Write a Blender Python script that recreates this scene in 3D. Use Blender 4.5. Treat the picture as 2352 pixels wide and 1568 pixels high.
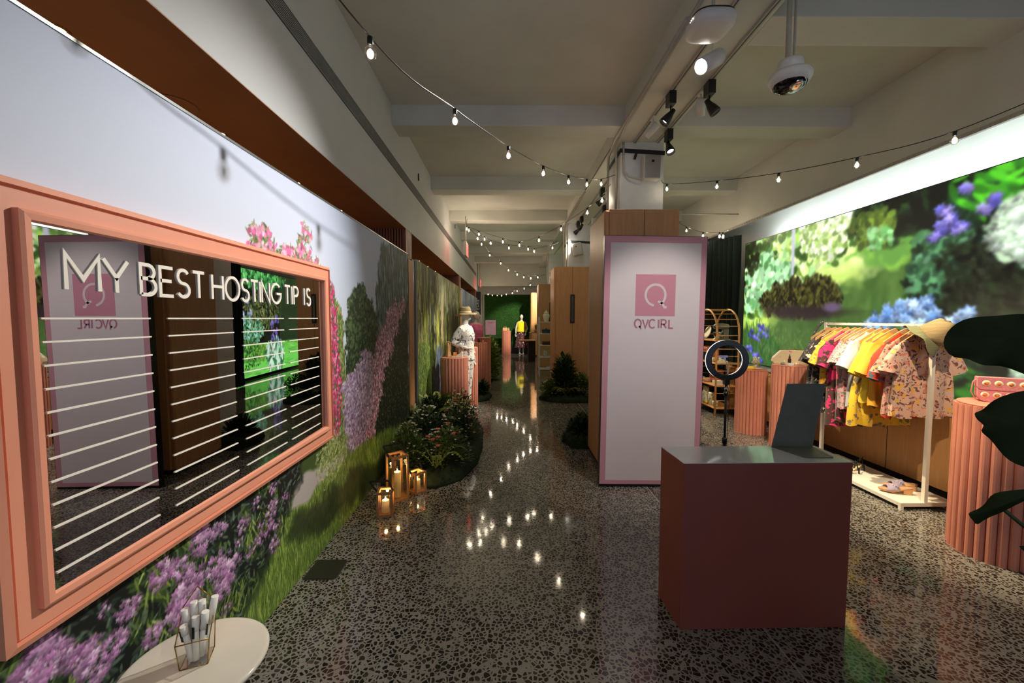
import bpy, bmesh, math, random
import numpy as np
from mathutils import Vector, Matrix, Euler
for o in list(bpy.data.objects): bpy.data.objects.remove(o)
sc = bpy.context.scene
COL = sc.collection
PI = math.pi
random.seed(7)

# ------------------------------------------------------------------ camera
CAM_H = 1.6; FPX = 940.0; CYAW = 0.009559; CPITCH = 0.0563233
cd = bpy.data.cameras.new('camera'); cam = bpy.data.objects.new('camera', cd); COL.objects.link(cam)
cd.sensor_fit = 'HORIZONTAL'; cd.sensor_width = 36.0; cd.lens = 36.0 * FPX / 2352.0
cd.clip_start = 0.05; cd.clip_end = 100
cam.location = (0, 0, CAM_H); cam.rotation_euler = (PI / 2 - CPITCH, 0, -CYAW)
sc.camera = cam
# ------------------------------------------------------------------ view and world
sc.view_settings.view_transform = 'Standard'; sc.view_settings.look = 'None'
sc.view_settings.gamma = 1.0; sc.view_settings.exposure = 0.16; sc.view_settings.use_curve_mapping = False
W = bpy.data.worlds.new('world'); sc.world = W; W.use_nodes = True
wb = W.node_tree.nodes['Background']; wb.inputs[0].default_value = (0.46, 0.54, 0.74, 1); wb.inputs[1].default_value = 1.25

def lamp(name, kind, loc, target=None, power=50, color=(1, 1, 1), size=0.06, angle=40, blend=0.5, parent=None, sx=None, sy=None):
    l = bpy.data.lights.new(name, kind); l.energy = power; l.color = color
    if kind == 'SPOT': l.spot_size = math.radians(angle); l.spot_blend = blend; l.shadow_soft_size = size
    elif kind == 'AREA':
        l.shape = 'RECTANGLE'; l.size = sx; l.size_y = sy
    else: l.shadow_soft_size = size
    o = bpy.data.objects.new(name, l); COL.objects.link(o)
    o.location = loc
    if target is not None:
        o.rotation_euler = (Vector(target) - Vector(loc)).to_track_quat('-Z', 'Y').to_euler()
    if parent:
        o.parent = parent; o.location = Vector(loc) - parent.location
    return o

# reading a point of the place off the photograph: ray through (px,py) met with the plane x=, y= or z=
_F = np.array([math.sin(CYAW) * math.cos(CPITCH), math.cos(CYAW) * math.cos(CPITCH), -math.sin(CPITCH)])
_R = np.array([math.cos(CYAW), -math.sin(CYAW), 0.0]); _U = np.cross(_R, _F)
def at(px, py, **k):
    r = _F + _R * (px - 1176) / FPX + _U * (784 - py) / FPX
    (n, v), = k.items(); i = 'xyz'.index(n)
    t = (v - (0, 0, CAM_H)[i]) / r[i]
    return (float(r[0] * t), float(r[1] * t), float(CAM_H + r[2] * t))

# ------------------------------------------------------------------ helpers
def lin(c):
    c = np.asarray(c, float) / 255.0
    return np.where(c <= 0.04045, c / 12.92, ((c + 0.055) / 1.055) ** 2.4)
def L(r, g, b): return tuple(float(v) for v in lin((r, g, b))) + (1.0,)

class NT:
    def __init__(s, name):
        s.m = bpy.data.materials.new(name); s.m.use_nodes = True; s.t = s.m.node_tree
        s.b = s.t.nodes['Principled BSDF']; s.out = s.t.nodes['Material Output']
    def n(s, typ, **k):
        x = s.t.nodes.new(typ)
        for a, v in k.items():
            if hasattr(x, a): setattr(x, a, v)
        return x
    def l(s, a, b): s.t.links.new(a, b)
    def coord(s, scale=(1, 1, 1), rot=(0, 0, 0), kind='Object'):
        tc = s.n('ShaderNodeTexCoord'); mp = s.n('ShaderNodeMapping')
        mp.inputs['Scale'].default_value = scale; mp.inputs['Rotation'].default_value = rot
        s.l(tc.outputs[kind], mp.inputs['Vector']); return mp.outputs[0]
    def noise(s, vec, scale=5, detail=3, rough=0.5, dist=0):
        x = s.n('ShaderNodeTexNoise'); x.inputs['Scale'].default_value = scale; x.inputs['Detail'].default_value = detail
        x.inputs['Roughness'].default_value = rough; x.inputs['Distortion'].default_value = dist
        if vec: s.l(vec, x.inputs['Vector'])
        return x
    def ramp(s, fac, stops, mode='LINEAR'):
        r = s.n('ShaderNodeValToRGB'); r.color_ramp.interpolation = mode
        e = r.color_ramp.elements
        e[0].position, e[0].color = stops[0]; e[1].position, e[1].color = stops[-1]
        for p, c in stops[1:-1]:
            q = e.new(p); q.color = c
        s.l(fac, r.inputs[0]); return r.outputs[0]
    def mix(s, fac, a, b):
        x = s.n('ShaderNodeMix', data_type='RGBA')
        for i, v in ((0, fac), (6, a), (7, b)):
            if isinstance(v, (int, float, tuple)): x.inputs[i].default_value = v
            else: s.l(v, x.inputs[i])
        return x.outputs[2]
    def math(s, op, a, b=0.0):
        x = s.n('ShaderNodeMath', operation=op)
        for i, v in ((0, a), (1, b)):
            if isinstance(v, (int, float)): x.inputs[i].default_value = v
            else: s.l(v, x.inputs[i])
        return x.outputs[0]
    def bump(s, h, strength=0.2, dist=0.01):
        x = s.n('ShaderNodeBump'); x.inputs['Strength'].default_value = strength; x.inputs['Distance'].default_value = dist
        s.l(h, x.inputs['Height']); s.l(x.outputs[0], s.b.inputs['Normal'])
    def base(s, c):
        if isinstance(c, tuple): s.b.inputs['Base Color'].default_value = c
        else: s.l(c, s.b.inputs['Base Color'])
    def set(s, **k):
        for a, v in k.items(): s.b.inputs[a.replace('_', ' ')].default_value = v

def plain(name, c, rough=0.5, metal=0.0, var=0.06, nscale=9, bump=0.0, **k):
    t = NT(name); v = t.coord()
    n = t.noise(v, nscale, 4)
    c0 = tuple(x * (1 - var) for x in c[:3]) + (1,); c1 = tuple(min(1, x * (1 + var)) for x in c[:3]) + (1,)
    t.base(t.ramp(n.outputs[0], [(0.35, c0), (0.65, c1)]))
    t.set(Roughness=rough, Metallic=metal)
    for a, b in k.items(): t.b.inputs[a.replace('_', ' ')].default_value = b
    if bump:
        n2 = t.noise(v, nscale * 12, 3); t.bump(n2.outputs[0], bump, 0.003)
    return t.m
def emit(name, c, strength):
    t = NT(name); t.set(Roughness=0.5); t.b.inputs['Base Color'].default_value = c
    t.b.inputs['Emission Color'].default_value = c; t.b.inputs['Emission Strength'].default_value = strength
    return t.m
def wood(name, a, b, scale=1.0, axis='z', rough=0.45, plank=0):
    t = NT(name); s = {'z': (14, 14, 1.1), 'x': (1.1, 14, 14), 'y': (14, 1.1, 14)}[axis]
    v = t.coord(tuple(q * scale for q in s)); n = t.noise(v, 3.0, 6, 0.6, 1.2)
    v2 = t.coord(tuple(q * scale * 5 for q in s)); n2 = t.noise(v2, 6, 3)
    c = t.ramp(n.outputs[0], [(0.3, a), (0.7, b)])
    c = t.mix(t.math('MULTIPLY', n2.outputs[0], 0.25), c, tuple(x * 0.6 for x in a[:3]) + (1,))
    t.base(c); t.set(Roughness=rough); t.bump(n2.outputs[0], 0.08, 0.002)
    return t.m
def glass(name, tint=(1, 1, 1, 1), fac=0.12, rough=0.02):
    t = NT(name); tr = t.n('ShaderNodeBsdfTransparent'); gl = t.n('ShaderNodeBsdfGlossy')
    tr.inputs[0].default_value = tint; gl.inputs['Roughness'].default_value = rough
    lw = t.n('ShaderNodeLayerWeight'); lw.inputs[0].default_value = 0.35
    f = t.math('ADD', t.math('MULTIPLY', lw.outputs['Facing'], 0.5), fac * 0.5)
    mx = t.n('ShaderNodeMixShader'); t.l(f, mx.inputs[0]); t.l(tr.outputs[0], mx.inputs[1]); t.l(gl.outputs[0], mx.inputs[2])
    t.l(mx.outputs[0], t.out.inputs[0]); return t.m
def printed(name, layers, base, rough=0.8, scale=1.0, distort=0.25, sheen=0.2):
    """cloth with a printed pattern: each layer = (colour, voronoi scale, threshold, seed)"""
    t = NT(name); v = t.coord((scale,) * 3)
    nz = t.noise(v, 14, 2); vm = t.n('ShaderNodeMix', data_type='VECTOR'); vm.inputs[0].default_value = distort * 0.2
    t.l(v, vm.inputs[4]); t.l(nz.outputs['Color'], vm.inputs[5]); vec = vm.outputs[1]
    c = base
    for col, sc_, th, sd in layers:
        mp = t.n('ShaderNodeMapping'); mp.inputs['Location'].default_value = (sd, sd * 1.7, sd * .6); t.l(vec, mp.inputs[0])
        vo = t.n('ShaderNodeTexVoronoi'); vo.inputs['Scale'].default_value = sc_; t.l(mp.outputs[0], vo.inputs['Vector'])
        nn = t.noise(vec, sc_ * 2.2, 2)
        f = t.math('LESS_THAN', t.math('ADD', vo.outputs['Distance'], t.math('MULTIPLY', nn.outputs[0], 0.4)), th + .13)
        c = t.mix(f, c, col)
    t.base(c); t.set(Roughness=rough); t.b.inputs['Sheen Weight'].default_value = sheen
    fn = t.noise(v, 300, 2); t.bump(fn.outputs[0], 0.15, 0.001)
    return t.m

class MB:
    def __init__(s): s.v = []; s.f = []; s.sm = []
    def add(s, vs, fs, M=None, smooth=False):
        k = len(s.v)
        for p in vs:
            s.v.append(tuple(M @ Vector(p)) if M is not None else tuple(p))
        for f in fs: s.f.append(tuple(i + k for i in f)); s.sm.append(smooth)
        return s
    def box(s, x0, x1, y0, y1, z0, z1, M=None):
        return s.add([(x0, y0, z0), (x1, y0, z0), (x1, y1, z0), (x0, y1, z0), (x0, y0, z1), (x1, y0, z1), (x1, y1, z1), (x0, y1, z1)],
                     [(0, 3, 2, 1), (4, 5, 6, 7), (0, 1, 5, 4), (1, 2, 6, 5), (2, 3, 7, 6), (3, 0, 4, 7)], M)
    def loft(s, rings, closed=True, caps=True, smooth=True, M=None):
        n = len(rings[0]); vs = [p for r in rings for p in r]; fs = []
        m = n if closed else n - 1
        for i in range(len(rings) - 1):
            for j in range(m):
                a = i * n + j; b = i * n + (j + 1) % n
                fs.append((a, b, b + n, a + n))
        s.add(vs, fs, M, smooth)
        if caps and closed:
            k = len(s.v) - len(vs)
            s.f.append(tuple(k + j for j in reversed(range(n)))); s.sm.append(False)
            s.f.append(tuple(k + (len(rings) - 1) * n + j for j in range(n))); s.sm.append(False)
        return s
    def lathe(s, prof, n=24, o=(0, 0, 0), M=None, sx=1, sy=1, caps=True):
        rings = [[(o[0] + r * sx * math.cos(2 * PI * j / n), o[1] + r * sy * math.sin(2 * PI * j / n), o[2] + z) for j in range(n)] for r, z in prof]
        return s.loft(rings, M=M, caps=caps)
    def tube(s, pts, r, n=8, caps=True, M=None, flat=1.0):
        pts = [Vector(p) for p in pts]; rings = []
        rr = r if isinstance(r, (list, tuple)) else [r] * len(pts)
        up = Vector((0, 0, 1)); prev = None
        for i, p in enumerate(pts):
            d = (pts[min(i + 1, len(pts) - 1)] - pts[max(i - 1, 0)])
            if d.length < 1e-9: d = Vector((0, 0, 1))
            d.normalize()
            if prev is None:
                a = d.cross(up) if abs(d.dot(up)) < 0.95 else d.cross(Vector((1, 0, 0)))
            else: a = prev - d * prev.dot(d)
            a.normalize(); b = d.cross(a); prev = a
            rings.append([tuple(p + (a * math.cos(2 * PI * j / n) + b * math.sin(2 * PI * j / n) * flat) * rr[i]) for j in range(n)])
        return s.loft(rings, caps=caps, M=M)
    def ball(s, c, r, n=14, m=8, M=None):
        if not isinstance(r, (list, tuple)): r = (r, r, r)
        rings = []
        for i in range(m + 1):
            t = -PI / 2 + PI * (0.02 + 0.96 * i / m)
            rings.append([(c[0] + r[0] * math.cos(t) * math.cos(2 * PI * j / n), c[1] + r[1] * math.cos(t) * math.sin(2 * PI * j / n), c[2] + r[2] * math.sin(t)) for j in range(n)])
        return s.loft(rings, M=M)
    def bar(s, a, b, w, h=None, up=(0, 0, 1)):
        a = Vector(a); b = Vector(b); h = h or w; d = (b - a).normalized(); u = Vector(up)
        if abs(d.dot(u)) > 0.95: u = Vector((0, 1, 0))
        x = d.cross(u).normalized(); y = x.cross(d)
        r = lambda p: [tuple(p + x * w / 2 * i + y * h / 2 * j) for i, j in ((-1, -1), (1, -1), (1, 1), (-1, 1))]
        return s.loft([r(a), r(b)], smooth=False)
    def prism(s, poly, z0, z1, M=None):
        n = len(poly)
        vs = [(x, y, z0) for x, y in poly] + [(x, y, z1) for x, y in poly]
        return s.add(vs, [tuple(reversed(range(n))), tuple(range(n, 2 * n))] + [(i, (i + 1) % n, (i + 1) % n + n, i + n) for i in range(n)], M)
    def leaf(s, p, d, nrm, ln, w, curl=0.25, fold=0.15):
        p = Vector(p); d = Vector(d).normalized(); nv = Vector(nrm); x = d.cross(nv)
        if x.length < 1e-4: x = d.cross(Vector((0.3, 0.9, 0.2)))
        x.normalize(); nv = x.cross(d).normalized()
        q = []
        for t, ww in ((0, 0.06), (0.3, 0.9), (0.65, 0.8), (1.0, 0.03)):
            c = p + d * ln * t - nv * curl * ln * t * t
            q += [c - x * w / 2 * ww + nv * fold * w * ww, c, c + x * w / 2 * ww + nv * fold * w * ww]
        fs = []
        for i in range(3):
            for j in range(2):
                a = i * 3 + j; fs.append((a, a + 1, a + 4, a + 3))
        return s.add([tuple(v) for v in q], fs, None, True)
    def build(s, name, mat, parent=None, world=True, bevel=0, sub=0):
        me = bpy.data.meshes.new(name)
        off = Vector((0, 0, 0))
        if parent is not None and world:
            off = wloc(parent)
        me.from_pydata([(x - off[0], y - off[1], z - off[2]) for x, y, z in s.v], [], s.f)
        me.polygons.foreach_set('use_smooth', s.sm)
        me.update()
        o = bpy.data.objects.new(name, me); COL.objects.link(o)
        if isinstance(mat, (list, tuple)):
            for m in mat: me.materials.append(m)
        elif mat: me.materials.append(mat)
        if parent is not None: o.parent = parent
        if bevel:
            b = o.modifiers.new('bevel', 'BEVEL'); b.width = bevel; b.segments = 2; b.limit_method = 'ANGLE'; b.angle_limit = math.radians(40)
        if sub:
            q = o.modifiers.new('sub', 'SUBSURF'); q.levels = sub; q.render_levels = sub
        return o
def wloc(o):
    v = Vector(o.location); p = o.parent
    while p: v = v + Vector(p.location); p = p.parent
    return v
def tag(o, label, cat, group=None, kind=None):
    o['label'] = label; o['category'] = cat
    if group: o['group'] = group
    if kind: o['kind'] = kind
    return o
def thing(name, label, cat, loc=(0, 0, 0), rz=0, group=None, kind=None):
    o = bpy.data.objects.new(name, None); o.empty_display_size = 0.1; COL.objects.link(o)
    o.location = loc; o.rotation_euler = (0, 0, rz)
    return tag(o, label, cat, group, kind)
def struct(o, label=None):
    o['kind'] = 'structure'
    if label: o['label'] = label
    return o
def dup(root, loc=None, rz=None, label=None, group=None):
    r = root.copy(); COL.objects.link(r)
    if loc is not None: r.location = loc
    if rz is not None: r.rotation_euler = (0, 0, rz)
    if label: r['label'] = label
    if group: r['group'] = group
    for ch in list(root.children):
        c = ch.copy(); COL.objects.link(c); c.parent = r
        for g in list(ch.children):
            d = g.copy(); COL.objects.link(d); d.parent = c
    return r
def curve_pts(a, b, sag, n=24):
    a = Vector(a); b = Vector(b)
    return [a.lerp(b, i / n) - Vector((0, 0, sag * 4 * (i / n) * (1 - i / n))) for i in range(n + 1)]

# stroke lettering: glyphs in a 0..w x 0..1 box
def arc(cx, cy, rx, ry, a0, a1, n=14):
    return [(cx + rx * math.cos(math.radians(a0 + (a1 - a0) * i / n)), cy + ry * math.sin(math.radians(a0 + (a1 - a0) * i / n))) for i in range(n + 1)]
GLY = {
 'M': (0.78, [[(0, 0), (0, 1), (.39, .32), (.78, 1), (.78, 0)]]), 'Y': (0.66, [[(0, 1), (.33, .45), (.66, 1)], [(.33, .45), (.33, 0)]]),
 'B': (0.5, [[(0, 0), (0, 1), (.24, 1)] + arc(.24, .77, .22, .23, 90, -90)[1:] + [(0, .54)], [(.24, .54)] + arc(.24, .27, .26, .27, 90, -90)[1:] + [(0, 0)]]),
 'E': (0.48, [[(.48, 0), (0, 0), (0, 1), (.48, 1)], [(0, .53), (.42, .53)]]),
 'S': (0.5, [arc(.25, .75, .22, .25, 30, 265, 14) + arc(.25, .25, .24, .25, 90, -150, 14)]),
 'T': (0.52, [[(0, 1), (.52, 1)], [(.26, 1), (.26, 0)]]), 'H': (0.6, [[(0, 0), (0, 1)], [(.6, 0), (.6, 1)], [(0, .53), (.6, .53)]]),
 'O': (0.86, [arc(.43, .5, .43, .5, 0, 360, 28)]), 'I': (0.0, [[(0, 0), (0, 1)]]),
 'N': (0.62, [[(0, 0), (0, 1), (.62, 0), (.62, 1)]]), 'G': (0.8, [arc(.43, .5, .43, .5, 45, 360, 24)[0:] + [(.46, .5)]]),
 'P': (0.48, [[(0, 0), (0, 1), (.22, 1)] + arc(.22, .74, .25, .26, 90, -90)[1:] + [(0, .48)]]),
 'Q': (0.92, [arc(.43, .5, .43, .5, -62, 262, 28), [(.55, .2), (.72, .12), (.84, -.08), (.93, -.06)]]),
 'V': (0.76, [[(0, 1), (.38, 0), (.76, 1)]]), 'C': (0.76, [arc(.43, .5, .43, .5, 45, 315, 22)]),
 'R': (0.56, [[(0, 0), (0, 1), (.27, 1)] + arc(.27, .73, .25, .27, 90, -90)[1:] + [(0, .46)], [(.27, .46), (.56, 0)]]),
 'L': (0.46, [[(0, 1), (0, 0), (.46, 0)]]), 'A': (0.7, [[(0, 0), (.35, 1), (.7, 0)], [(.13, .36), (.57, .36)]]),
 'D': (0.66, [[(0, 0), (0, 1), (.2, 1)] + arc(.2, .5, .46, .5, 90, -90)[1:] + [(0, 0)]]), 'X': (0.6, [[(0, 0), (.6, 1)], [(0, 1), (.6, 0)]]),
}
def ribbon(mb, pts, w, th, M):
    """flat stroke of width w and thickness th along a 2D polyline, mitred, mapped by M (x,y,z=out)"""
    n = len(pts); Lf = []; Rt = []
    for i in range(n):
        p = Vector(pts[i]); a = Vector(pts[i - 1]) if i else None; b = Vector(pts[i + 1]) if i < n - 1 else None
        d1 = (p - a).normalized() if a is not None else None; d2 = (b - p).normalized() if b is not None else None
        d = ((d1 or d2) + (d2 or d1)); d = d.normalized() if d.length > 1e-6 else (d1 or d2)
        nn = Vector((-d.y, d.x)); c = max(0.45, nn.dot(Vector((-(d1 or d2).y, (d1 or d2).x))))
        Lf.append(p + nn * w / 2 / c); Rt.append(p - nn * w / 2 / c)
    rings = [[(Lf[i].x, Lf[i].y, 0), (Lf[i].x, Lf[i].y, th), (Rt[i].x, Rt[i].y, th), (Rt[i].x, Rt[i].y, 0)] for i in range(n)]
    mb.loft(rings, smooth=False, M=M)
def letters(mb, text, x0, x1, y0, h, w, th, M, gap=0.2):
    tot = sum((GLY[c][0] if c != ' ' else 0.3) for c in text) + gap * (len(text) - 1)
    k = (x1 - x0) / tot; x = 0
    for c in text:
        if c == ' ': x += 0.3 + gap; continue
        for st in GLY[c][1]:
            ribbon(mb, [(x0 + (x + px) * k, y0 + py * h) for px, py in st], w, th, M)
        x += GLY[c][0] + gap

# ------------------------------------------------------------------ printed pictures (painted with numpy, held as mesh colours)
class Canvas:
    """picture of size w x h metres; u runs right, v up; colours 0..255"""
    def __init__(s, u0, u1, v0, v1, ppm, seed=1):
        s.u0, s.u1, s.v0, s.v1, s.k = u0, u1, v0, v1, ppm
        s.W = int((u1 - u0) * ppm) + 1; s.H = int((v1 - v0) * ppm) + 1
        s.a = np.zeros((s.H, s.W, 3), np.float32); s.rng = np.random.default_rng(seed)
        s.U, s.V = np.meshgrid(np.linspace(u0, u1, s.W), np.linspace(v0, v1, s.H))
    def noise(s, fu, fv, octs=4, rough=0.55):
        out = np.zeros((s.H, s.W), np.float32); amp = 1; tot = 0
        for o in range(octs):
            gu = max(2, int((s.u1 - s.u0) * fu) + 2); gv = max(2, int((s.v1 - s.v0) * fv) + 2)
            g = s.rng.random((gv, gu)).astype(np.float32)
            x = np.linspace(0, gu - 1.001, s.W); y = np.linspace(0, gv - 1.001, s.H)
            xi = x.astype(int); yi = y.astype(int); xf = x - xi; yf = (y - yi)[:, None]
            xf = xf * xf * (3 - 2 * xf); yf = yf * yf * (3 - 2 * yf)
            r0 = g[yi][:, xi] * (1 - xf) + g[yi][:, xi + 1] * xf; r1 = g[yi + 1][:, xi] * (1 - xf) + g[yi + 1][:, xi + 1] * xf
            out += amp * (r0 * (1 - yf) + r1 * yf); tot += amp; amp *= rough; fu *= 2; fv *= 2
            if fu > s.k and fv > s.k: break
        out /= tot
        return np.clip((out - 0.5) * 1.8 + 0.5, 0, 1)
    def fill(s, mask, col):
        m = np.clip(mask, 0, 1)[..., None]; s.a = (s.a * (1 - m) + np.asarray(col, np.float32) * m).astype(np.float32)
    def poly(s, pts, soft=0.0, wob=0.0, wf=6):
        """soft mask of a polygon given in (u,v)"""
        U, V = s.U, s.V
        if wob:
            n = s.noise(wf, wf, 4) - 0.5; n2 = s.noise(wf, wf, 4) - 0.5; U = U + n * wob; V = V + n2 * wob
        inside = np.zeros(U.shape, bool); d = np.full(U.shape, 9.0, np.float32); n = len(pts)
        for i in range(n):
            x0, y0 = pts[i]; x1, y1 = pts[(i + 1) % n]
            if y0 != y1:
                c = ((y0 > V) != (y1 > V)) & (U < (x1 - x0) * (V - y0) / (y1 - y0) + x0); inside ^= c
            if soft:
                L2 = (x1 - x0) ** 2 + (y1 - y0) ** 2 + 1e-9; t = np.clip(((U - x0) * (x1 - x0) + (V - y0) * (y1 - y0)) / L2, 0, 1)
                d = np.minimum(d, np.hypot(U - x0 - t * (x1 - x0), V - y0 - t * (y1 - y0)))
        if not soft: return inside.astype(np.float32)
        return np.clip(0.5 + np.where(inside, d, -d) / soft, 0, 1).astype(np.float32)
    def ell(s, cu, cv, ru, rv, soft=0.2, wob=0.0, wf=8):
        U, V = s.U, s.V
        if wob: U = U + (s.noise(wf, wf, 3) - .5) * wob; V = V + (s.noise(wf, wf, 3) - .5) * wob
        r = np.hypot((U - cu) / ru, (V - cv) / rv); return np.clip((1 - r) / soft + 0.5, 0, 1)
    def stamp(s, cu, cv, ln, wd, ang, col, al=1.0, soft=0.35):
        """one petal or leaf"""
        R = ln * 0.55 + 1.5 / s.k; i0 = max(0, int((cu - R - s.u0) * s.k)); i1 = min(s.W, int((cu + R - s.u0) * s.k) + 2)
        j0 = max(0, int((cv - R - s.v0) * s.k)); j1 = min(s.H, int((cv + R - s.v0) * s.k) + 2)
        if i1 <= i0 or j1 <= j0: return
        U = s.U[j0:j1, i0:i1] - cu; V = s.V[j0:j1, i0:i1] - cv; c, q = math.cos(ang), math.sin(ang)
        x = (U * c + V * q) / (ln / 2); y = (-U * q + V * c) / (max(wd, 0.8 / s.k) / 2)
        m = (np.clip((1 - np.sqrt(x * x + y * y)) / soft + .3, 0, 1) * al)[..., None]
        s.a[j0:j1, i0:i1] = s.a[j0:j1, i0:i1] * (1 - m) + np.asarray(col, np.float32) * m
    def scatter(s, mask, n, ln, wd, ang, cols, al=1.0, jit=0.3, soft=0.35):
        """n stamps where mask > random; ang = (mean, spread)"""
        p = mask.ravel().astype(np.float64); t = p.sum()
        if t <= 0: return
        idx = s.rng.choice(p.size, size=n, p=p / t); r = s.rng
        for q in idx:
            v = q // s.W; u = q % s.W; k = 1 + jit * (r.random() * 2 - 1)
            c = np.asarray(cols[r.integers(len(cols))], float) * (0.8 + 0.4 * r.random())
            s.stamp(s.U[v, u], s.V[v, u], ln * k, wd * k, ang[0] + ang[1] * (r.random() * 2 - 1), np.minimum(c, 255), al, soft)
    def bloom(s, cu, cv, ru, rv, n, ln, wd, cols, dark=(60, 30, 70)):
        """flower head: radial petals, darker rim first"""
        r = s.rng; k = max(8, n // 3)
        for i in range(k):
            a = r.random() * 2 * PI; d = math.sqrt(r.random()) * (1 - 0.30 * i / k)
            c = np.asarray(cols[r.integers(len(cols))], float); f = 0.50 + 0.5 * (i / k) + 0.22 * (r.random() - .5); a0 = r.random() * PI
            fu, fv = cu + ru * d * math.cos(a), cv + rv * d * math.sin(a)
            if i < k * .6: s.stamp(fu, fv, ln * .7, ln * .6, a, np.asarray(dark, float) * (.8 + .5 * r.random()) + c * .15, .8)
            for q in range(5):
                b = a0 + q * 2 * PI / 5; s.stamp(fu + .30 * ln * math.cos(b), fv + .30 * ln * math.sin(b), ln * .58, ln * .30, b, np.minimum(c * (f + .16 * math.sin(b)), 255), .95, .3)
    def shade(s, n, lo, hi):
        s.a *= (lo + (hi - lo) * n)[..., None]
    def blur(s, k, reps=1):
        for _ in range(reps):
            for ax in (0, 1):
                c = np.cumsum(np.pad(s.a, [(k + 1, k) if i == ax else (0, 0) for i in range(3)], mode='edge'), axis=ax, dtype=np.float64)
                s.a = ((np.take(c, range(2 * k + 1, c.shape[ax]), ax) - np.take(c, range(0, c.shape[ax] - 2 * k - 1), ax)) / (2 * k + 1)).astype(np.float32)
    def sheet(s, name, us, vs, place, mat, parent=None):
        """mesh whose vertices carry the picture; place(u, v) -> 3-D"""
        us = np.asarray(us); vs = np.asarray(vs); nu, nv = len(us), len(vs)
        GU, GV = np.meshgrid(us, vs)
        x = np.clip((GU - s.u0) * s.k, 0, s.W - 1.001); y = np.clip((GV - s.v0) * s.k, 0, s.H - 1.001)
        xi = x.astype(int); yi = y.astype(int); xf = (x - xi)[..., None]; yf = (y - yi)[..., None]
        a = s.a; xj = np.minimum(xi + 1, s.W - 1); yj = np.minimum(yi + 1, s.H - 1)
        c = (a[yi, xi] * (1 - xf) + a[yi, xj] * xf) * (1 - yf) + (a[yj, xi] * (1 - xf) + a[yj, xj] * xf) * yf
        c = lin(np.clip(c, 0, 255)); co = np.ones((nv * nu, 4), np.float32); co[:, :3] = c.reshape(-1, 3)
        P = place(GU.ravel(), GV.ravel())
        me = bpy.data.meshes.new(name); me.vertices.add(nu * nv)
        me.vertices.foreach_set('co', np.stack(P, 1).astype(np.float32).ravel())
        i = np.arange((nu - 1) * (nv - 1)); q = (i // (nu - 1)) * nu + i % (nu - 1)
        F = np.stack([q, q + 1, q + 1 + nu, q + nu], 1).astype(np.int32)
        me.loops.add(F.size); me.loops.foreach_set('vertex_index', F.ravel())
        me.polygons.add(len(F)); me.polygons.foreach_set('loop_start', np.arange(len(F), dtype=np.int32) * 4)
        me.update(calc_edges=True)
        at_ = me.color_attributes.new('picture', 'FLOAT_COLOR', 'POINT'); at_.data.foreach_set('color', co.ravel())
        me.materials.append(mat)
        o = bpy.data.objects.new(name, me); COL.objects.link(o)
        if parent is not None: o.parent = parent
        return o
def picture_mat(name, rough=0.55, emission=0.0, spec=0.3):
    t = NT(name); a = t.n('ShaderNodeAttribute'); a.attribute_name = 'picture'
    if emission:
        t.b.inputs['Base Color'].default_value = (0.02, 0.02, 0.02, 1); t.l(a.outputs['Color'], t.b.inputs['Emission Color'])
        t.b.inputs['Emission Strength'].default_value = emission
    else: t.base(a.outputs['Color'])
    t.set(Roughness=rough); t.b.inputs['Specular IOR Level'].default_value = spec
    return t.m

WX = -1.28   # front plane of the garden murals on the left
def mp(px, py): p = at(px, py, x=WX); return (p[1], p[2])

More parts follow.
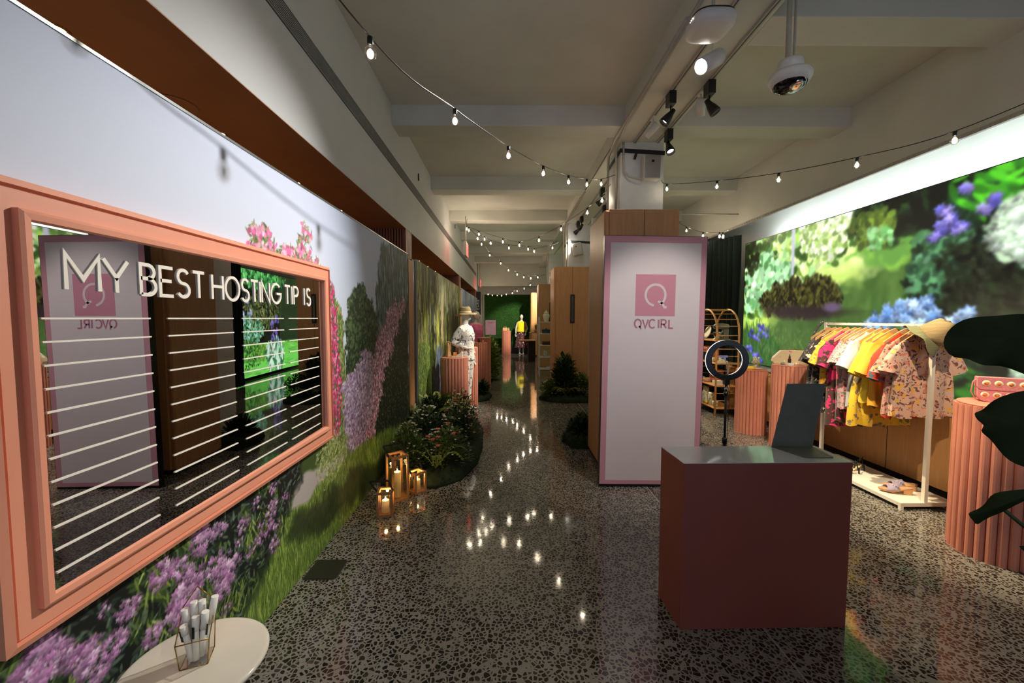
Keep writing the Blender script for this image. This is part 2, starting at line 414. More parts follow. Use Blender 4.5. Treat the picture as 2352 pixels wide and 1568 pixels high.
def mural_one():
    c = Canvas(0.3, 5.28, 0.0, 2.415, 330, 3); U, V = c.U, c.V
    # sky printed on the panel
    t = np.clip((V - 1.2) / 1.2, 0, 1)[..., None]; r = np.clip((U - 2.6) / 2.4, 0, 1)[..., None]
    sky = np.array([226, 228, 232.]) * (1 - t) + np.array([196, 204, 226.]) * t
    c.a = (sky * (1 - .55 * r) + np.array([150, 176, 222.]) * .55 * r).astype(np.float32)
    c.fill(np.clip((.95 - V) / .1, 0, 1), (60, 78, 36))
    P = lambda *q: [mp(x, y) for x, y in q]
    # tall willow, far right
    m = c.poly(P((868, 1000), (862, 800), (863, 690), (868, 620), (878, 560), (885, 572), (893, 556), (905, 560), (937, 575), (937, 1040)), .06, .12, 9)
    st = c.noise(34, 5, 4); c.fill(m, (52, 70, 64)); c.scatter(m * (st > .5), 2600, .10, .012, (-PI / 2, .15), [(92, 118, 108), (70, 96, 84), (40, 56, 50), (110, 130, 122)], .8)
    c.scatter(m * (st < .35), 300, .12, .01, (-PI / 2, .1), [(150, 170, 190), (130, 152, 160)], .7); c.scatter(m * (st < .45) * (V > 1.2), 240, .12, .012, (-PI / 2, .1), [(168, 186, 206), (140, 160, 172)], .7); c.scatter(m, 900, .08, .012, (-PI / 2, .25), [(24, 34, 32), (120, 146, 134)], .6)
    # middle round tree and left tree
    m = c.poly(P((793, 1000), (795, 850), (797, 730), (801, 690), (808, 662), (822, 648), (836, 655), (846, 680), (858, 700), (868, 745), (872, 1000)), .05, .10, 10)
    c.fill(m, (44, 58, 40)); n = c.noise(9, 9, 4); c.scatter(m * n, 3200, .045, .022, (0, PI), [(84, 104, 66), (66, 88, 52), (38, 52, 34), (100, 118, 78), (30, 42, 30)], .8)
    m = c.poly(P((758, 900), (759, 700), (768, 690), (780, 700), (788, 740), (790, 800), (797, 900), (800, 1040), (758, 1040)), .03, .06, 12)
    c.fill(m, (110, 126, 70)); c.scatter(m, 1800, .045, .016, (-PI / 2, .9), [(140, 154, 84), (104, 124, 62), (78, 94, 50), (168, 176, 110)], .85)
    # climbing pink flowers beside the frame
    m = c.poly(P((757, 640), (764, 660), (773, 720), (781, 830), (786, 900), (780, 1000), (757, 1010)), .02, .05, 16)
    c.fill(m * .7, (56, 66, 40)); c.scatter(m, 900, .03, .02, (0, PI), [(206, 60, 118), (228, 92, 148), (188, 44, 96), (90, 110, 60), (240, 140, 180)], .95)
    # mauve and lilac heather banks
    dk = c.poly(P((850, 1060), (870, 840), (900, 740), (937, 690), (937, 1060)), .05, .12, 8)
    c.fill(dk, (34, 40, 30)); c.scatter(dk, 2600, .03, .014, (0, PI), [(70, 82, 52), (50, 60, 40), (110, 112, 92), (26, 32, 24)], .8)
    m = c.poly(P((835, 1010), (846, 900), (852, 840), (858, 790), (872, 752), (888, 722), (910, 700), (930, 684), (934, 700), (916, 745), (902, 790), (884, 850), (872, 920), (862, 1000)), .06, .16, 8)
    c.fill(m, (122, 92, 104)); c.scatter(m, 3600, .034, .02, (0, PI), [(206, 166, 184), (180, 134, 158), (222, 190, 206), (110, 80, 92), (180, 104, 146), (96, 90, 76)], .85)
    m = c.poly(P((792, 1045), (789, 960), (791, 900), (803, 862), (820, 832), (842, 802), (852, 806), (856, 870), (850, 960), (838, 1030), (815, 1050)), .06, .16, 8)
    c.fill(m, (150, 132, 156)); c.scatter(m, 3400, .028, .017, (0, PI), [(196, 178, 202), (176, 150, 180), (216, 200, 220), (120, 98, 124), (156, 120, 150)], .9)
    # lawn, path and far shadows
    g = c.poly(P((640, 1250), (660, 1180), (690, 1120), (740, 1060), (800, 1040), (850, 1010), (890, 985), (935, 975), (937, 1300), (560, 1640), (480, 1640), (560, 1440), (610, 1330)), .05, .05, 8)
    gn = c.noise(5, 3, 3); c.fill(g, (96, 122, 48)); c.scatter(g, 9000, .06, .006, (PI / 2, .35), [(126, 152, 62), (92, 118, 46), (152, 172, 84), (66, 92, 36)], .8)
    sh = c.poly(P((680, 1185), (760, 1120), (830, 1075), (870, 1050), (900, 1020), (937, 1010), (937, 1080), (860, 1125), (800, 1165), (740, 1210), (690, 1240), (660, 1240)), .08, .10, 6)
    c.fill(sh * .8, (34, 46, 22)); c.scatter(sh, 1500, .05, .006, (PI / 2, .3), [(52, 70, 30), (30, 42, 22)], .7)
    pa = c.poly(P((668, 1170), (676, 1120), (705, 1085), (770, 1045), (795, 1050), (760, 1090), (725, 1120), (712, 1145)), .03, .03, 8); c.fill(pa, (176, 166, 160))
    m = c.ell(*mp(765, 1045), .24, .13, .5, .12, 12); c.scatter(m, 700, .03, .012, (0, PI), [(150, 160, 90), (112, 128, 66), (180, 190, 130)], .8)
    # lower border: dark leaves with violet rhododendrons
    d = c.poly([(0.2, -.1), (0.2, 1.0), (2.2, 1.0)] + P((700, 1030), (688, 1105), (660, 1180), (640, 1235), (618, 1300), (560, 1420), (480, 1560)) + [(1.3, -.1)], .05, .09, 9)
    c.fill(d, (20, 24, 22)); n = c.noise(7, 7, 3)
    c.scatter(d * (n > .45), 5200, .055, .013, (.6, PI), [(54, 74, 34), (36, 52, 28), (84, 108, 46), (24, 36, 26), (44, 60, 44)], .85)
    c.scatter(d * (n > .55), 1500, .05, .008, (PI / 2, .8), [(130, 150, 66), (104, 130, 52), (150, 168, 90), (84, 104, 70)], .9)
    c.scatter(d * (n < .5), 1200, .04, .012, (.3, PI), [(96, 120, 104), (60, 80, 64), (120, 140, 110)], .6)
    PUR = [(206, 158, 200), (190, 134, 184), (226, 192, 222), (170, 112, 164), (200, 154, 196)]
    for px, py, rx, n in ((100, 1520, 52, 240), (150, 1490, 22, 90), (195, 1510, 40, 200), (265, 1480, 30, 150), (290, 1400, 24, 100), (240, 1400, 16, 50), (310, 1390, 20, 90), (352, 1455, 26, 120),
                          (372, 1315, 30, 150), (410, 1305, 26, 130), (440, 1335, 34, 160), (425, 1380, 44, 240), (470, 1230, 34, 150), (505, 1218, 20, 80), (495, 1300, 26, 120), (522, 1310, 34, 190), (515, 1345, 28, 110),
                          (590, 1155, 14, 60), (625, 1170, 20, 90), (600, 1205, 12, 50), (630, 1120, 16, 60), (655, 1140, 12, 50), (620, 1215, 18, 90), (595, 1240, 16, 70), (575, 1265, 14, 50), (630, 1250, 18, 80), (548, 1245, 12, 50),
                          (232, 1540, 26, 110), (330, 1560, 40, 170), (60, 1560, 40, 160), (640, 1205, 12, 40), (520, 1400, 14, 50), (560, 1205, 20, 60)):
        u, v = mp(px, py); r = rx * (u ** 1.0) / 940 * 1.25
        c.bloom(u, v, r * (u / 1.28) ** .35, r, n, r * .42, r * .13, PUR)
    # rhododendron tops above the frame
    for x0, x1, y0, y1 in ((566, 640, 520, 610), (640, 700, 565, 620), (668, 725, 522, 620), (700, 745, 575, 640)):
        m = c.poly(P((x0, y1), ((2 * x0 + x1) / 3, y0 + 14), ((x0 + x1) / 2, y0), ((x0 + 2 * x1) / 3, y0 + 22), (x1, y1)), .04, .12, 14)
        c.scatter(m, 260, .05, .012, (-.9, PI), [(104, 118, 70), (132, 142, 92), (84, 92, 58), (168, 170, 130)], .9)
        c.scatter(m, 90, .035, .022, (0, PI), [(226, 130, 172), (238, 170, 198), (206, 96, 146)], .95)
    return c
def mural_two():
    c = Canvas(5.75, 11.0, 0.0, 2.43, 150, 5)
    s = c.noise(14, 1.2, 4); s2 = c.noise(26, 2.5, 4); k = np.clip(s, 0, 1)[..., None]
    c.a = (np.array([36, 44, 38.]) * (1 - k) + np.array([176, 184, 66.]) * k).astype(np.float32)
    top = c.ell(8.0, 2.1, 1.6, .7, .6, .6, 3); c.fill(top * .45 * (s2 > .45), (196, 206, 196))
    for u, w, col in ((5.9, .05, (226, 218, 200)), (6.05, .05, (210, 196, 160)), (7.3, .10, (60, 66, 62)), (8.0, .14, (226, 204, 186)), (9.3, .22, (56, 64, 44)), (10.4, .14, (190, 196, 120))):
        c.fill(c.ell(u, 1.5, w, .95, .5, .2, 6), col)
    up = (c.V > .9).astype(np.float32)
    c.scatter(up * s, 2600, .20, .016, (-PI / 2, .06), [(196, 198, 60), (150, 158, 50), (60, 72, 40), (216, 214, 120), (40, 48, 40)], .75)
    for u, w in ((6.75, .10), (7.05, .16), (8.75, .12), (9.6, .16), (10.1, .22), (10.75, .08)):
        t_ = c.ell(u, 1.3, w, 1.3, .5, .5, 3); c.fill(t_ * .85, (34, 40, 38)); c.scatter(t_, 160, .2, .015, (-PI / 2, .08), [(60, 70, 60), (110, 120, 90), (20, 24, 24)], .7)
    tp_ = np.clip((c.V - 1.7) / .5, 0, 1) * ((c.U > 7.4) & (c.U < 10.3)); c.scatter(tp_ * (s2 > .4), 900, .16, .018, (-PI / 2, .2), [(206, 212, 206), (180, 190, 180), (196, 200, 120)], .75)
    dk = c.ell(9.9, .95, .9, .75, .5, .4, 4); c.fill(dk * .8, (28, 36, 30))
    lo = np.clip((1.15 - c.V) / .35 + .3 * (s2 - .5), 0, 1); c.fill(lo, (48, 62, 34))
    b = c.ell(6.4, .75, .75, .5, .4, .35, 6); c.fill(b, (74, 100, 44)); c.scatter(b, 1400, .06, .02, (PI / 2, 1.2), [(150, 170, 70), (104, 134, 56), (60, 84, 38)], .85)
    c.scatter(lo, 1400, .06, .02, (PI / 2, 1.2), [(90, 110, 52), (60, 76, 40), (36, 46, 30), (120, 130, 70)], .8)
    w = c.poly([(7.2, 0), (7.0, .5), (7.3, 1.05), (7.8, 1.05), (8.2, .5), (8.3, 0)], .1, .2, 6); c.fill(w, (74, 84, 104)); c.scatter(w, 420, .14, .018, (-PI / 2, .2), [(170, 184, 216), (110, 124, 156), (40, 48, 60)], .8)
    return c
def mural_three():
    c = Canvas(11.4, 17.0, 0.0, 2.43, 90, 9)
    s = c.noise(12, 1.0, 4)[..., None]; t = np.clip(c.V / 2.43, 0, 1)[..., None]
    c.a = ((np.array([120, 140, 166.]) * t + np.array([60, 80, 60.]) * (1 - t)) * (.6 + .8 * s)).astype(np.float32)
    c.scatter((c.V > .8) * s[..., 0], 500, .3, .03, (-PI / 2, .05), [(60, 84, 90), (160, 176, 196), (100, 110, 70)], .6)
    return c
LX = 4.1     # plane of the video wall on the right
def lp(px, py): p = at(px, py, x=LX); return (p[1], p[2])
def led_one():
    c = Canvas(0.4, 7.12, 0.84, 2.88, 130, 11); P = lambda *q: [lp(x, y) for x, y in q]
    n = c.noise(2.5, 2.5, 5); c.a[:] = np.array([14, 24, 16.]); c.fill(n * .55, (36, 62, 34))
    # bright lawn
    la = c.poly([(7.3, .8)] + P((1713, 740), (1760, 660), (1870, 610), (1890, 585), (2000, 562), (2110, 548), (2122, 600), (2090, 650), (2120, 700), (2200, 740)) + [(4.0, .8)], .18, .2, 3)
    c.fill(la, (84, 118, 58)); g = c.noise(7, 3, 4); c.fill(la * g * .5, (116, 146, 82)); c.fill(la * (1 - g) * .4, (56, 86, 40)); g2 = c.noise(1.2, 1.2, 3); c.fill(la * g2 * .35 * (c.V < 1.7), (60, 84, 44))
    for x, y, w, h, col in ((1925, 600, 46, 26, (236, 246, 172)), (1900, 640, 36, 22, (200, 226, 120)), (2010, 590, 50, 10, (140, 190, 84)), (1735, 735, 26, 16, (206, 232, 112)), (2060, 570, 40, 10, (110, 160, 76))):
        u, v = lp(x, y); k = u / 940; c.fill(c.ell(u, v, w * k * 2.3, h * k * 1.4, .9, .22, 4), col)
    # shadowed lawn foreground
    u, v = lp(1850, 760); c.scatter(la * (c.V < 1.45), 1500, .06, .01, (PI / 2, .4), [(110, 150, 78), (80, 118, 58), (134, 168, 96)], .5)
    # bright shrubs, upper left
    sb = c.poly(P((1713, 735), (1713, 560), (1800, 515), (1900, 490), (1960, 478), (1955, 520), (1960, 560), (1925, 600), (1890, 590), (1850, 640), (1790, 650), (1760, 700)), .12, .25, 4)
    c.fill(sb, (120, 160, 66)); q = c.noise(5, 5, 4)
    c.scatter(sb, 1500, .15, .10, (0, PI), [(196, 226, 130), (230, 244, 186), (150, 190, 84), (214, 236, 160), (110, 154, 62), (172, 220, 150)], .85)
    c.scatter(sb * (q < .42), 260, .12, .08, (0, PI), [(50, 80, 30), (70, 104, 40)], .8)
    h = c.poly(P((1713, 720), (1716, 620), (1770, 580), (1815, 600), (1815, 660), (1760, 690)), .08, .15, 6); c.scatter(h, 340, .13, .10, (0, PI), [(150, 206, 150), (186, 230, 180), (96, 150, 92), (210, 244, 200)], .9)
    c.scatter(c.ell(*lp(1725, 590), .22, .3, .4), 50, .12, .1, (0, PI), [(40, 50, 20), (30, 34, 18)], .8)
    w = c.poly(P((1835, 560), (1848, 505), (1960, 475), (1955, 520), (1940, 560), (1900, 600), (1860, 590)), .08, .15, 6); c.scatter(w, 520, .09, .06, (0, PI), [(236, 246, 206), (246, 252, 226), (190, 214, 140), (150, 180, 100)], .9)
    tr = c.poly(P((1818, 525), (1827, 520), (1824, 600), (1820, 690), (1813, 690), (1817, 610)), .04); c.fill(tr, (196, 196, 214))
    b = c.poly(P((1745, 705), (1752, 680), (1775, 650), (1815, 640), (1855, 640), (1895, 632), (1915, 660), (1925, 700), (1900, 720), (1840, 728), (1780, 722)), .08, .16, 7)
    c.fill(b, (40, 36, 22)); c.scatter(b, 900, .07, .03, (PI / 2, .8), [(84, 86, 40), (60, 60, 28), (30, 26, 20), (110, 108, 52)], .85)
    u, v = lp(1840, 716); c.fill(c.ell(u, v, .75, .09, .8, .05, 5) * .9, (52, 38, 44)); c.fill(c.ell(*lp(1910, 705), .14, .06, .8), (110, 92, 120))
    # upper right darkness with foliage
    dk = c.poly(P((1960, 475), (2110, 430), (2352, 360)) + [(0.3, 3.0), (0.3, .8)] + P((2352, 950), (2230, 935), (2170, 800), (2110, 740), (2095, 640), (2120, 560), (2100, 545), (1990, 560), (1962, 540)), .12, .3, 4)
    c.fill(dk, (18, 26, 20)); q = c.noise(4, 4, 4)
    c.scatter(dk * (q > .5), 700, .16, .06, (.5, PI), [(40, 66, 38), (28, 46, 32), (58, 90, 46), (20, 34, 28)], .7)
    c.scatter(c.ell(*lp(2005, 525), .28, .20, .4, .1, 6), 130, .1, .07, (0, PI), [(96, 112, 48), (70, 90, 40), (124, 150, 60)], .85)
    c.scatter(c.ell(*lp(2022, 545), .15, .12, .4, .1, 6), 40, .1, .05, (1, 1), [(160, 210, 150), (110, 170, 100)], .85)
    mid = c.poly(P((2100, 680), (2105, 600), (2140, 520), (2200, 470), (2290, 420), (2352, 400)) + [(2.6, 2.2), (2.6, 1.5)] + P((2300, 620), (2220, 700), (2150, 740)), .1, .3, 5)
    c.scatter(mid, 420, .13, .06, (.4, PI), [(34, 62, 38), (52, 90, 56), (26, 44, 34), (40, 70, 62)], .7); e = c.poly(P((2100, 640), (2108, 590), (2135, 545), (2200, 540), (2260, 520), (2240, 590), (2160, 640), (2130, 690)), .1, .3, 6); c.scatter(e, 200, .12, .07, (.4, PI), [(70, 116, 76), (96, 150, 104), (120, 170, 130), (40, 70, 50)], .8); e = c.poly(P((2150, 610), (2230, 600), (2352, 560), (2352, 720), (2240, 740), (2170, 740), (2130, 690)), .2, .4, 4); c.fill(e * .8, (16, 18, 14)); c.scatter(e, 260, .15, .05, (.7, 1.2), [(30, 40, 26), (44, 58, 34), (12, 12, 12), (60, 66, 50)], .6)
    c.scatter(c.ell(*lp(2330, 390), .4, .3, .5), 60, .2, .07, (.5, .8), [(96, 200, 50), (60, 140, 40)], .8)
    VIO = [(150, 140, 240), (176, 160, 250), (120, 116, 220), (196, 184, 255)]
    for x, y, r, nn in ((2170, 520, 20, 46), (2200, 522, 12, 26), (2150, 540, 14, 26), (2165, 485, 14, 20), (2222, 430, 9, 14), (2272, 470, 16, 26), (2290, 455, 10, 14), (2185, 500, 10, 16)):
        u, v = lp(x, y); k = u / 940; c.bloom(u, v, r * k * 1.5, r * k, nn, .085, .05, VIO)
    SKY = [(150, 190, 244), (178, 212, 255), (120, 164, 230), (200, 226, 255)]
    for x, y, r, nn in ((2020, 738, 24, 60), (2055, 722, 26, 80), (2085, 708, 24, 70), (2112, 700, 22, 60), (2128, 722, 20, 50), (2000, 748, 16, 40), (2090, 735, 26, 60), (2185, 745, 14, 20), (2215, 728, 12, 20), (2190, 845, 14, 30), (2225, 715, 8, 14)):
        u, v = lp(x, y); k = u / 940; c.bloom(u, v, r * k * 1.5, r * k, nn, .10, .06, SKY)
    # near white hydrangea heads
    for u, v, r, nn in ((3.17, 2.32, .30, 1500), (3.05, 1.18, .20, 400), (1.9, 1.9, .4, 900)):
        c.fill(c.ell(u, v, r * 1.2, r, .1, .06, 12), (200, 224, 190)); c.bloom(u, v, r * 1.2, r, nn, .075, .055, [(226, 246, 222), (240, 255, 240), (206, 232, 200)])
    u, v = lp(2345, 640); c.fill(c.poly([(3.13, 2.05), (3.19, 2.05), (3.22, 1.2), (3.1, 1.2)], .08), (52, 76, 44))
    # bluebells, lower left, and green leaves, lower right
    m = c.poly(P((1713, 900), (1713, 760), (1740, 735), (1762, 760), (1790, 800), (1800, 900)), .1, .15, 6); c.scatter(m, 300, .16, .02, (PI / 2, .5), [(50, 90, 50), (70, 120, 60)], .7)
    for x, y in ((1728, 768), (1748, 752), (1740, 775), (1720, 800), (1733, 812), (1757, 765), (1716, 830), (1742, 830), (1760, 850), (1725, 850), (1775, 862)):
        u, v = lp(x, y); c.bloom(u, v, .11, .075, 22, .07, .035, [(90, 96, 230), (120, 120, 245), (150, 140, 255)])
    for x, y in ((2205, 862), (2180, 905), (2150, 895), (2215, 915), (2130, 915), (2245, 900)):
        u, v = lp(x, y); c.scatter(c.ell(u, v, .14, .07, .4), 7, .15, .06, (0, .5), [(44, 110, 34), (34, 84, 28), (70, 136, 48)], .8)
    c.blur(1, 2); c.a = np.clip((c.a / 255.) ** 1.15 * 275, 0, 255).astype(np.float32)
    return c
def led_two():
    c = Canvas(9.9, 14.6, 0.06, 2.88, 110, 21)
    Q = lambda px, py: (6.6 * 940 / (1167 - px), 1.6 + (731 - py) * 6.6 / (1167 - px))
    c.a[:] = np.array([16, 20, 16.]); n = c.noise(3, 3, 4); c.fill(n * .6, (40, 56, 34))
    la = (c.V < .93).astype(np.float32); t = np.clip((.95 - c.V) / .5, 0, 1); c.fill(la, (110, 196, 70)); c.fill(la * t * .8, (120, 226, 96))
    c.scatter(la * (c.noise(3, 6, 3) > .5), 300, .3, .04, (0, .2), [(70, 150, 50), (140, 230, 110)], .4)
    def leaves(px, py, rx, ry, n, ln, wd, cols, ang=(0, PI)):
        u, v = Q(px, py); c.scatter(c.ell(u, v, rx, ry, .3, .15, 5), n, ln, wd, ang, cols, .9)
    leaves(630, 640, 1.3, .35, 500, .16, .08, [(60, 150, 70), (90, 190, 90), (30, 80, 40), (120, 220, 120)])
    leaves(630, 720, 1.0, .5, 400, .12, .05, [(96, 116, 60), (60, 80, 40), (140, 140, 90)])
    leaves(590, 760, .8, .35, 320, .14, .05, [(110, 180, 130), (60, 120, 70), (150, 210, 190)])
    for px, py in ((565, 700), (575, 725), (562, 745), (590, 690), (596, 720)): u, v = Q(px, py); c.bloom(u, v, .16, .14, 40, .1, .06, [(206, 220, 250), (180, 200, 240)])
    leaves(585, 812, .8, .33, 420, .07, .05, [(60, 110, 40), (84, 140, 50), (34, 64, 28)]); leaves(628, 805, .3, .22, 200, .07, .05, [(84, 140, 50), (110, 160, 60)])
    for px, py in ((655, 745), (664, 760), (668, 735), (657, 775), (672, 780)): u, v = Q(px, py); c.bloom(u, v, .16, .14, 40, .1, .05, [(130, 110, 220), (160, 140, 240)])
    leaves(660, 815, .55, .42, 170, .3, .09, [(190, 240, 200), (120, 190, 140), (60, 120, 80), (230, 250, 230)], (PI / 2, 1.2))
    m = c.U > 12.6; c.fill(m * .5 * (c.V > .9), (60, 90, 50)); c.blur(1, 1)
    return c

# ------------------------------------------------------------------ materials of the room
M = {}
M['white'] = plain('white_paint', L(214, 210, 202), 0.75, var=0.03, nscale=2, bump=0.05)
M['ceil'] = plain('ceiling_plaster', L(208, 208, 198), 0.85, var=0.05, nscale=1.5, bump=0.08)
M['fascia'] = plain('fascia_paint', L(206, 208, 208), 0.7, var=0.03, nscale=1.5)
M['brown'] = plain('brown_lacquer', L(178, 126, 84), 0.5, var=0.08, nscale=3)
M['slat'] = wood('slat_wood', L(136, 82, 58), L(160, 102, 76), 1.0)
M['slatgap'] = plain('slat_gap', L(34, 18, 14), 0.8)
M['black'] = plain('black_metal', L(22, 22, 22), 0.4, var=0.1)
M['blackpl'] = plain('black_plastic', L(16, 16, 17), 0.3, var=0.1)
M['oak'] = wood('oak_veneer', L(186, 134, 86), L(206, 154, 102), 0.7, rough=0.4)
M['oakpanel'] = wood('bench_veneer', L(190, 136, 80), L(208, 156, 98), 0.5, rough=0.45)
M['pink'] = plain('salmon_lacquer', L(226, 150, 120), 0.5, var=0.03, nscale=4)
M['flute'] = plain('salmon_plaster', L(206, 132, 108), 0.6, var=0.05, nscale=8, bump=0.1)
M['podium'] = plain('terracotta_lacquer', L(140, 72, 58), 0.4, var=0.03, nscale=3)
M['ledge'] = plain('grey_sill', L(150, 152, 156), 0.4)
M['steel'] = plain('brushed_steel', L(140, 144, 142), 0.3, metal=0.9, var=0.06, nscale=20)
M['chrome'] = plain('chrome', L(190, 190, 194), 0.12, metal=1.0)
M['conduit'] = plain('conduit_paint', L(176, 170, 158), 0.4, var=0.06)
M['brass'] = plain('brass', L(176, 136, 66), 0.25, metal=0.9, var=0.1, nscale=30)
M['whitepl'] = plain('white_plastic', L(214, 214, 212), 0.35, var=0.02)
M['curtain'] = plain('dark_green_velvet', L(16, 30, 28), 0.9, var=0.2, nscale=20)
def terrazzo():
    t = NT('terrazzo'); v = t.coord()
    nz = t.noise(v, 26, 2); w = t.n('ShaderNodeMix', data_type='VECTOR'); w.inputs[0].default_value = 0.012
    t.l(v, w.inputs[4]); t.l(nz.outputs['Color'], w.inputs[5])
    vo = t.n('ShaderNodeTexVoronoi'); vo.feature = 'DISTANCE_TO_EDGE'; vo.inputs['Scale'].default_value = 44; t.l(w.outputs[1], vo.inputs['Vector'])
    vc = t.n('ShaderNodeTexVoronoi'); vc.inputs['Scale'].default_value = 44; t.l(w.outputs[1], vc.inputs['Vector'])
    sp = t.n('ShaderNodeSeparateColor'); t.l(vc.outputs['Color'], sp.inputs[0])
    # chip size differs from cell to cell: some nearly fill it, some shrink, a few are missing
    th = t.math('ADD', t.math('MULTIPLY', sp.outputs[0], 0.17), 0.055)
    chip = t.math('GREATER_THAN', vo.outputs[0], th)
    big = t.noise(v, 0.9, 3); gray = t.ramp(big.outputs[0], [(0.35, L(134, 130, 120)), (0.65, L(150, 145, 134))])
    fine = t.noise(v, 190, 2); gray = t.mix(t.math('MULTIPLY', fine.outputs[0], 0.35), gray, L(104, 100, 92))
    dark = t.ramp(sp.outputs[1], [(0.0, L(26, 22, 18)), (0.7, L(42, 36, 30)), (1.0, L(70, 58, 46))])
    t.base(t.mix(chip, gray, dark)); t.b.inputs['Specular IOR Level'].default_value = 0.5
    r = t.noise(v, 2.2, 3); rr = t.ramp(r.outputs[0], [(0.3, (0.04,) * 3 + (1,)), (0.7, (0.085,) * 3 + (1,))]); t.l(rr, t.b.inputs['Roughness'])
    wv = t.noise(v, 3.5, 2); t.bump(wv.outputs[0], 0.05, 0.02)
    return t.m
M['floor'] = terrazzo()
def moss():
    t = NT('moss'); v = t.coord(); n = t.noise(v, 30, 5, 0.7); n2 = t.noise(v, 2.0, 3)
    c = t.ramp(n.outputs[0], [(0.3, L(14, 40, 8)), (0.5, L(36, 86, 18)), (0.72, L(70, 134, 36))])
    t.base(t.mix(t.ramp(n2.outputs[0], [(0.3, (0, 0, 0, 1)), (0.7, (0.5, 0.5, 0.5, 1))]), c, L(18, 48, 12)))
    t.set(Roughness=0.95); t.bump(n.outputs[0], 1.0, 0.04); return t.m
M['moss'] = moss()

# ------------------------------------------------------------------ room shell
ZC, ZB, ZS = 4.06, 3.83, 2.78
YN, YF = -4.0, 19.1
struct(MB().box(-2.5, 4.75, YN, YF, -0.12, 0).build('floor', M['floor']))
struct(MB().box(1.315, 1.323, YN, YF, -0.05, 0.0006).build('trim_1', plain('divider_strip', L(150, 146, 138), 0.3)), 'thin metal divider strip set in the terrazzo')
struct(MB().box(-2.5, 4.75, YN, YF, ZC, ZC + 0.15).build('ceiling', M['ceil']))
for i, y in enumerate((-2.1, 0.2, 2.0, 4.88, 7.26, 9.5, 11.75, 14.1, 16.5)):
    x0 = -1.345
    if y == 2.0: continue
    struct(MB().box(x0, 4.02, y, y + 0.31, ZB, ZC + .02).build('ceiling_beam', M['ceil'], bevel=0.008))
struct(MB().box(1.95, 4.02, 3.14, 3.47, ZB, ZC + .02).build('ceiling_beam', M['ceil'], bevel=0.008))
struct(MB().box(1.36, 1.95, YN, YF, ZB - 0.005, ZC + .02).build('main_ceiling_beam', M['ceil'], bevel=0.01))
struct(MB().box(-1.50, -1.34, YN, 17.9, ZS, ZC).build('wall_left', M['fascia'], bevel=0.004))
struct(MB().box(-2.5, -2.38, YN, YF, 0, ZC).build('wall_niche', M['brown']))
struct(MB().box(-2.40, -1.5, YN, 17.9, ZS, ZS + 0.05).build('trim_2', M['brown']), 'brown soffit above the display niches')
struct(MB().box(-1.5, -1.34, YN, 17.9, ZS - 0.004, ZS).build('trim_3', M['brown']), 'brown lower edge of the fascia')
struct(MB().box(-2.5, 4.75, YF, YF + 0.12, 0, ZC).build('wall_back', M['white']))
struct(MB().box(-1.34, 4.1, 18.2, 18.45, 3.02, ZC).build('ceiling_beam', M['ceil']))
struct(MB().box(-1.46, -1.36, 17.9, YF, 0, ZC).build('wall_left_far', M['white']))
# front wall of the shop behind the camera: a wide opening lets the street's evening light in
fw = MB().box(-2.5, 4.75, YN - .12, YN, 3.2, ZC).box(-2.5, -2.0, YN - .12, YN, 0, 3.2).box(4.2, 4.75, YN - .12, YN, 0, 3.2).box(.9, 1.1, YN - .12, YN, 0, 3.2)
struct(fw.build('wall_front', M['white']))
struct(MB().box(4.0, 4.1, YN, YF, 3.22, ZC).build('wall_right_bulkhead', M['ceil'], bevel=0.005))
struct(MB().box(4.62, 4.75, YN, YF, 0, ZC).build('wall_right', M['white']))
tr = MB().box(3.965, 3.998, YN, 10.2, 3.17, 3.205)
for i in range(150): tr.box(3.955, 3.966, YN + 3.5 + i * .07, YN + 3.5 + i * .07 + .03, 3.18, 3.195)
struct(tr.build('curtain_track', M['conduit']), 'curtain track under the right bulkhead')
# pillars clad in slats between the display niches
for y0, y1 in ((5.46, 5.78), (11.3, 11.75), (17.0, 17.9)):
    sm = MB().box(-2.38, -1.36, y0 + 0.02, y1 - .02, 0, ZS)
    struct(sm.build('slatted_pillar', M['slatgap']))
    s = MB(); x = -2.36
    while x < -1.36: s.box(x, x + .022, y0, y0 + .03, 0, ZS); x += .036
    y = y0
    while y < y1 - .02: s.box(-1.37, -1.342, y, y + .024, 0, ZS); y += .036
    s.build('slats', M['slat'], bpy.data.objects['slatted_pillar'] if y0 < 6 else bpy.data.objects['slatted_pillar.00%d' % (1 if y0 < 12 else 2)])
# columns
for i, y in enumerate((5.3, 9.8, 14.3)):
    struct(MB().box(1.43, 1.98, y, y + 0.62, 0, ZB).build('column', plain('column_paint', L(206, 208, 208), 0.6, var=0.03), bevel=0.006))
# bench along the right wall
BY = 7.2
b = MB().box(3.87, 4.08, YN, BY, 0.07, 0.785)
struct(b.build('bench_front', M['oakpanel']), 'oak front of the window bench')
pl = MB()
for y in np.arange(-3, 7, 1.18): pl.box(3.867, 3.872, y, y + .004, 0.07, 0.785)
pl.box(3.867, 3.873, YN, BY, 0.735, 0.739); pl.box(3.90, 4.05, YN, BY, 0, 0.07)
struct(pl.build('baseboard_right', M['black']))
struct(MB().box(3.875, 4.62, YN, BY, 0.785, 0.80).build('trim_4', M['black']))
struct(MB().box(3.885, 4.62, YN, BY, 0.80, 0.832).build('window_sill_ledge', M['ledge'], bevel=0.004), 'grey ledge under the video wall')

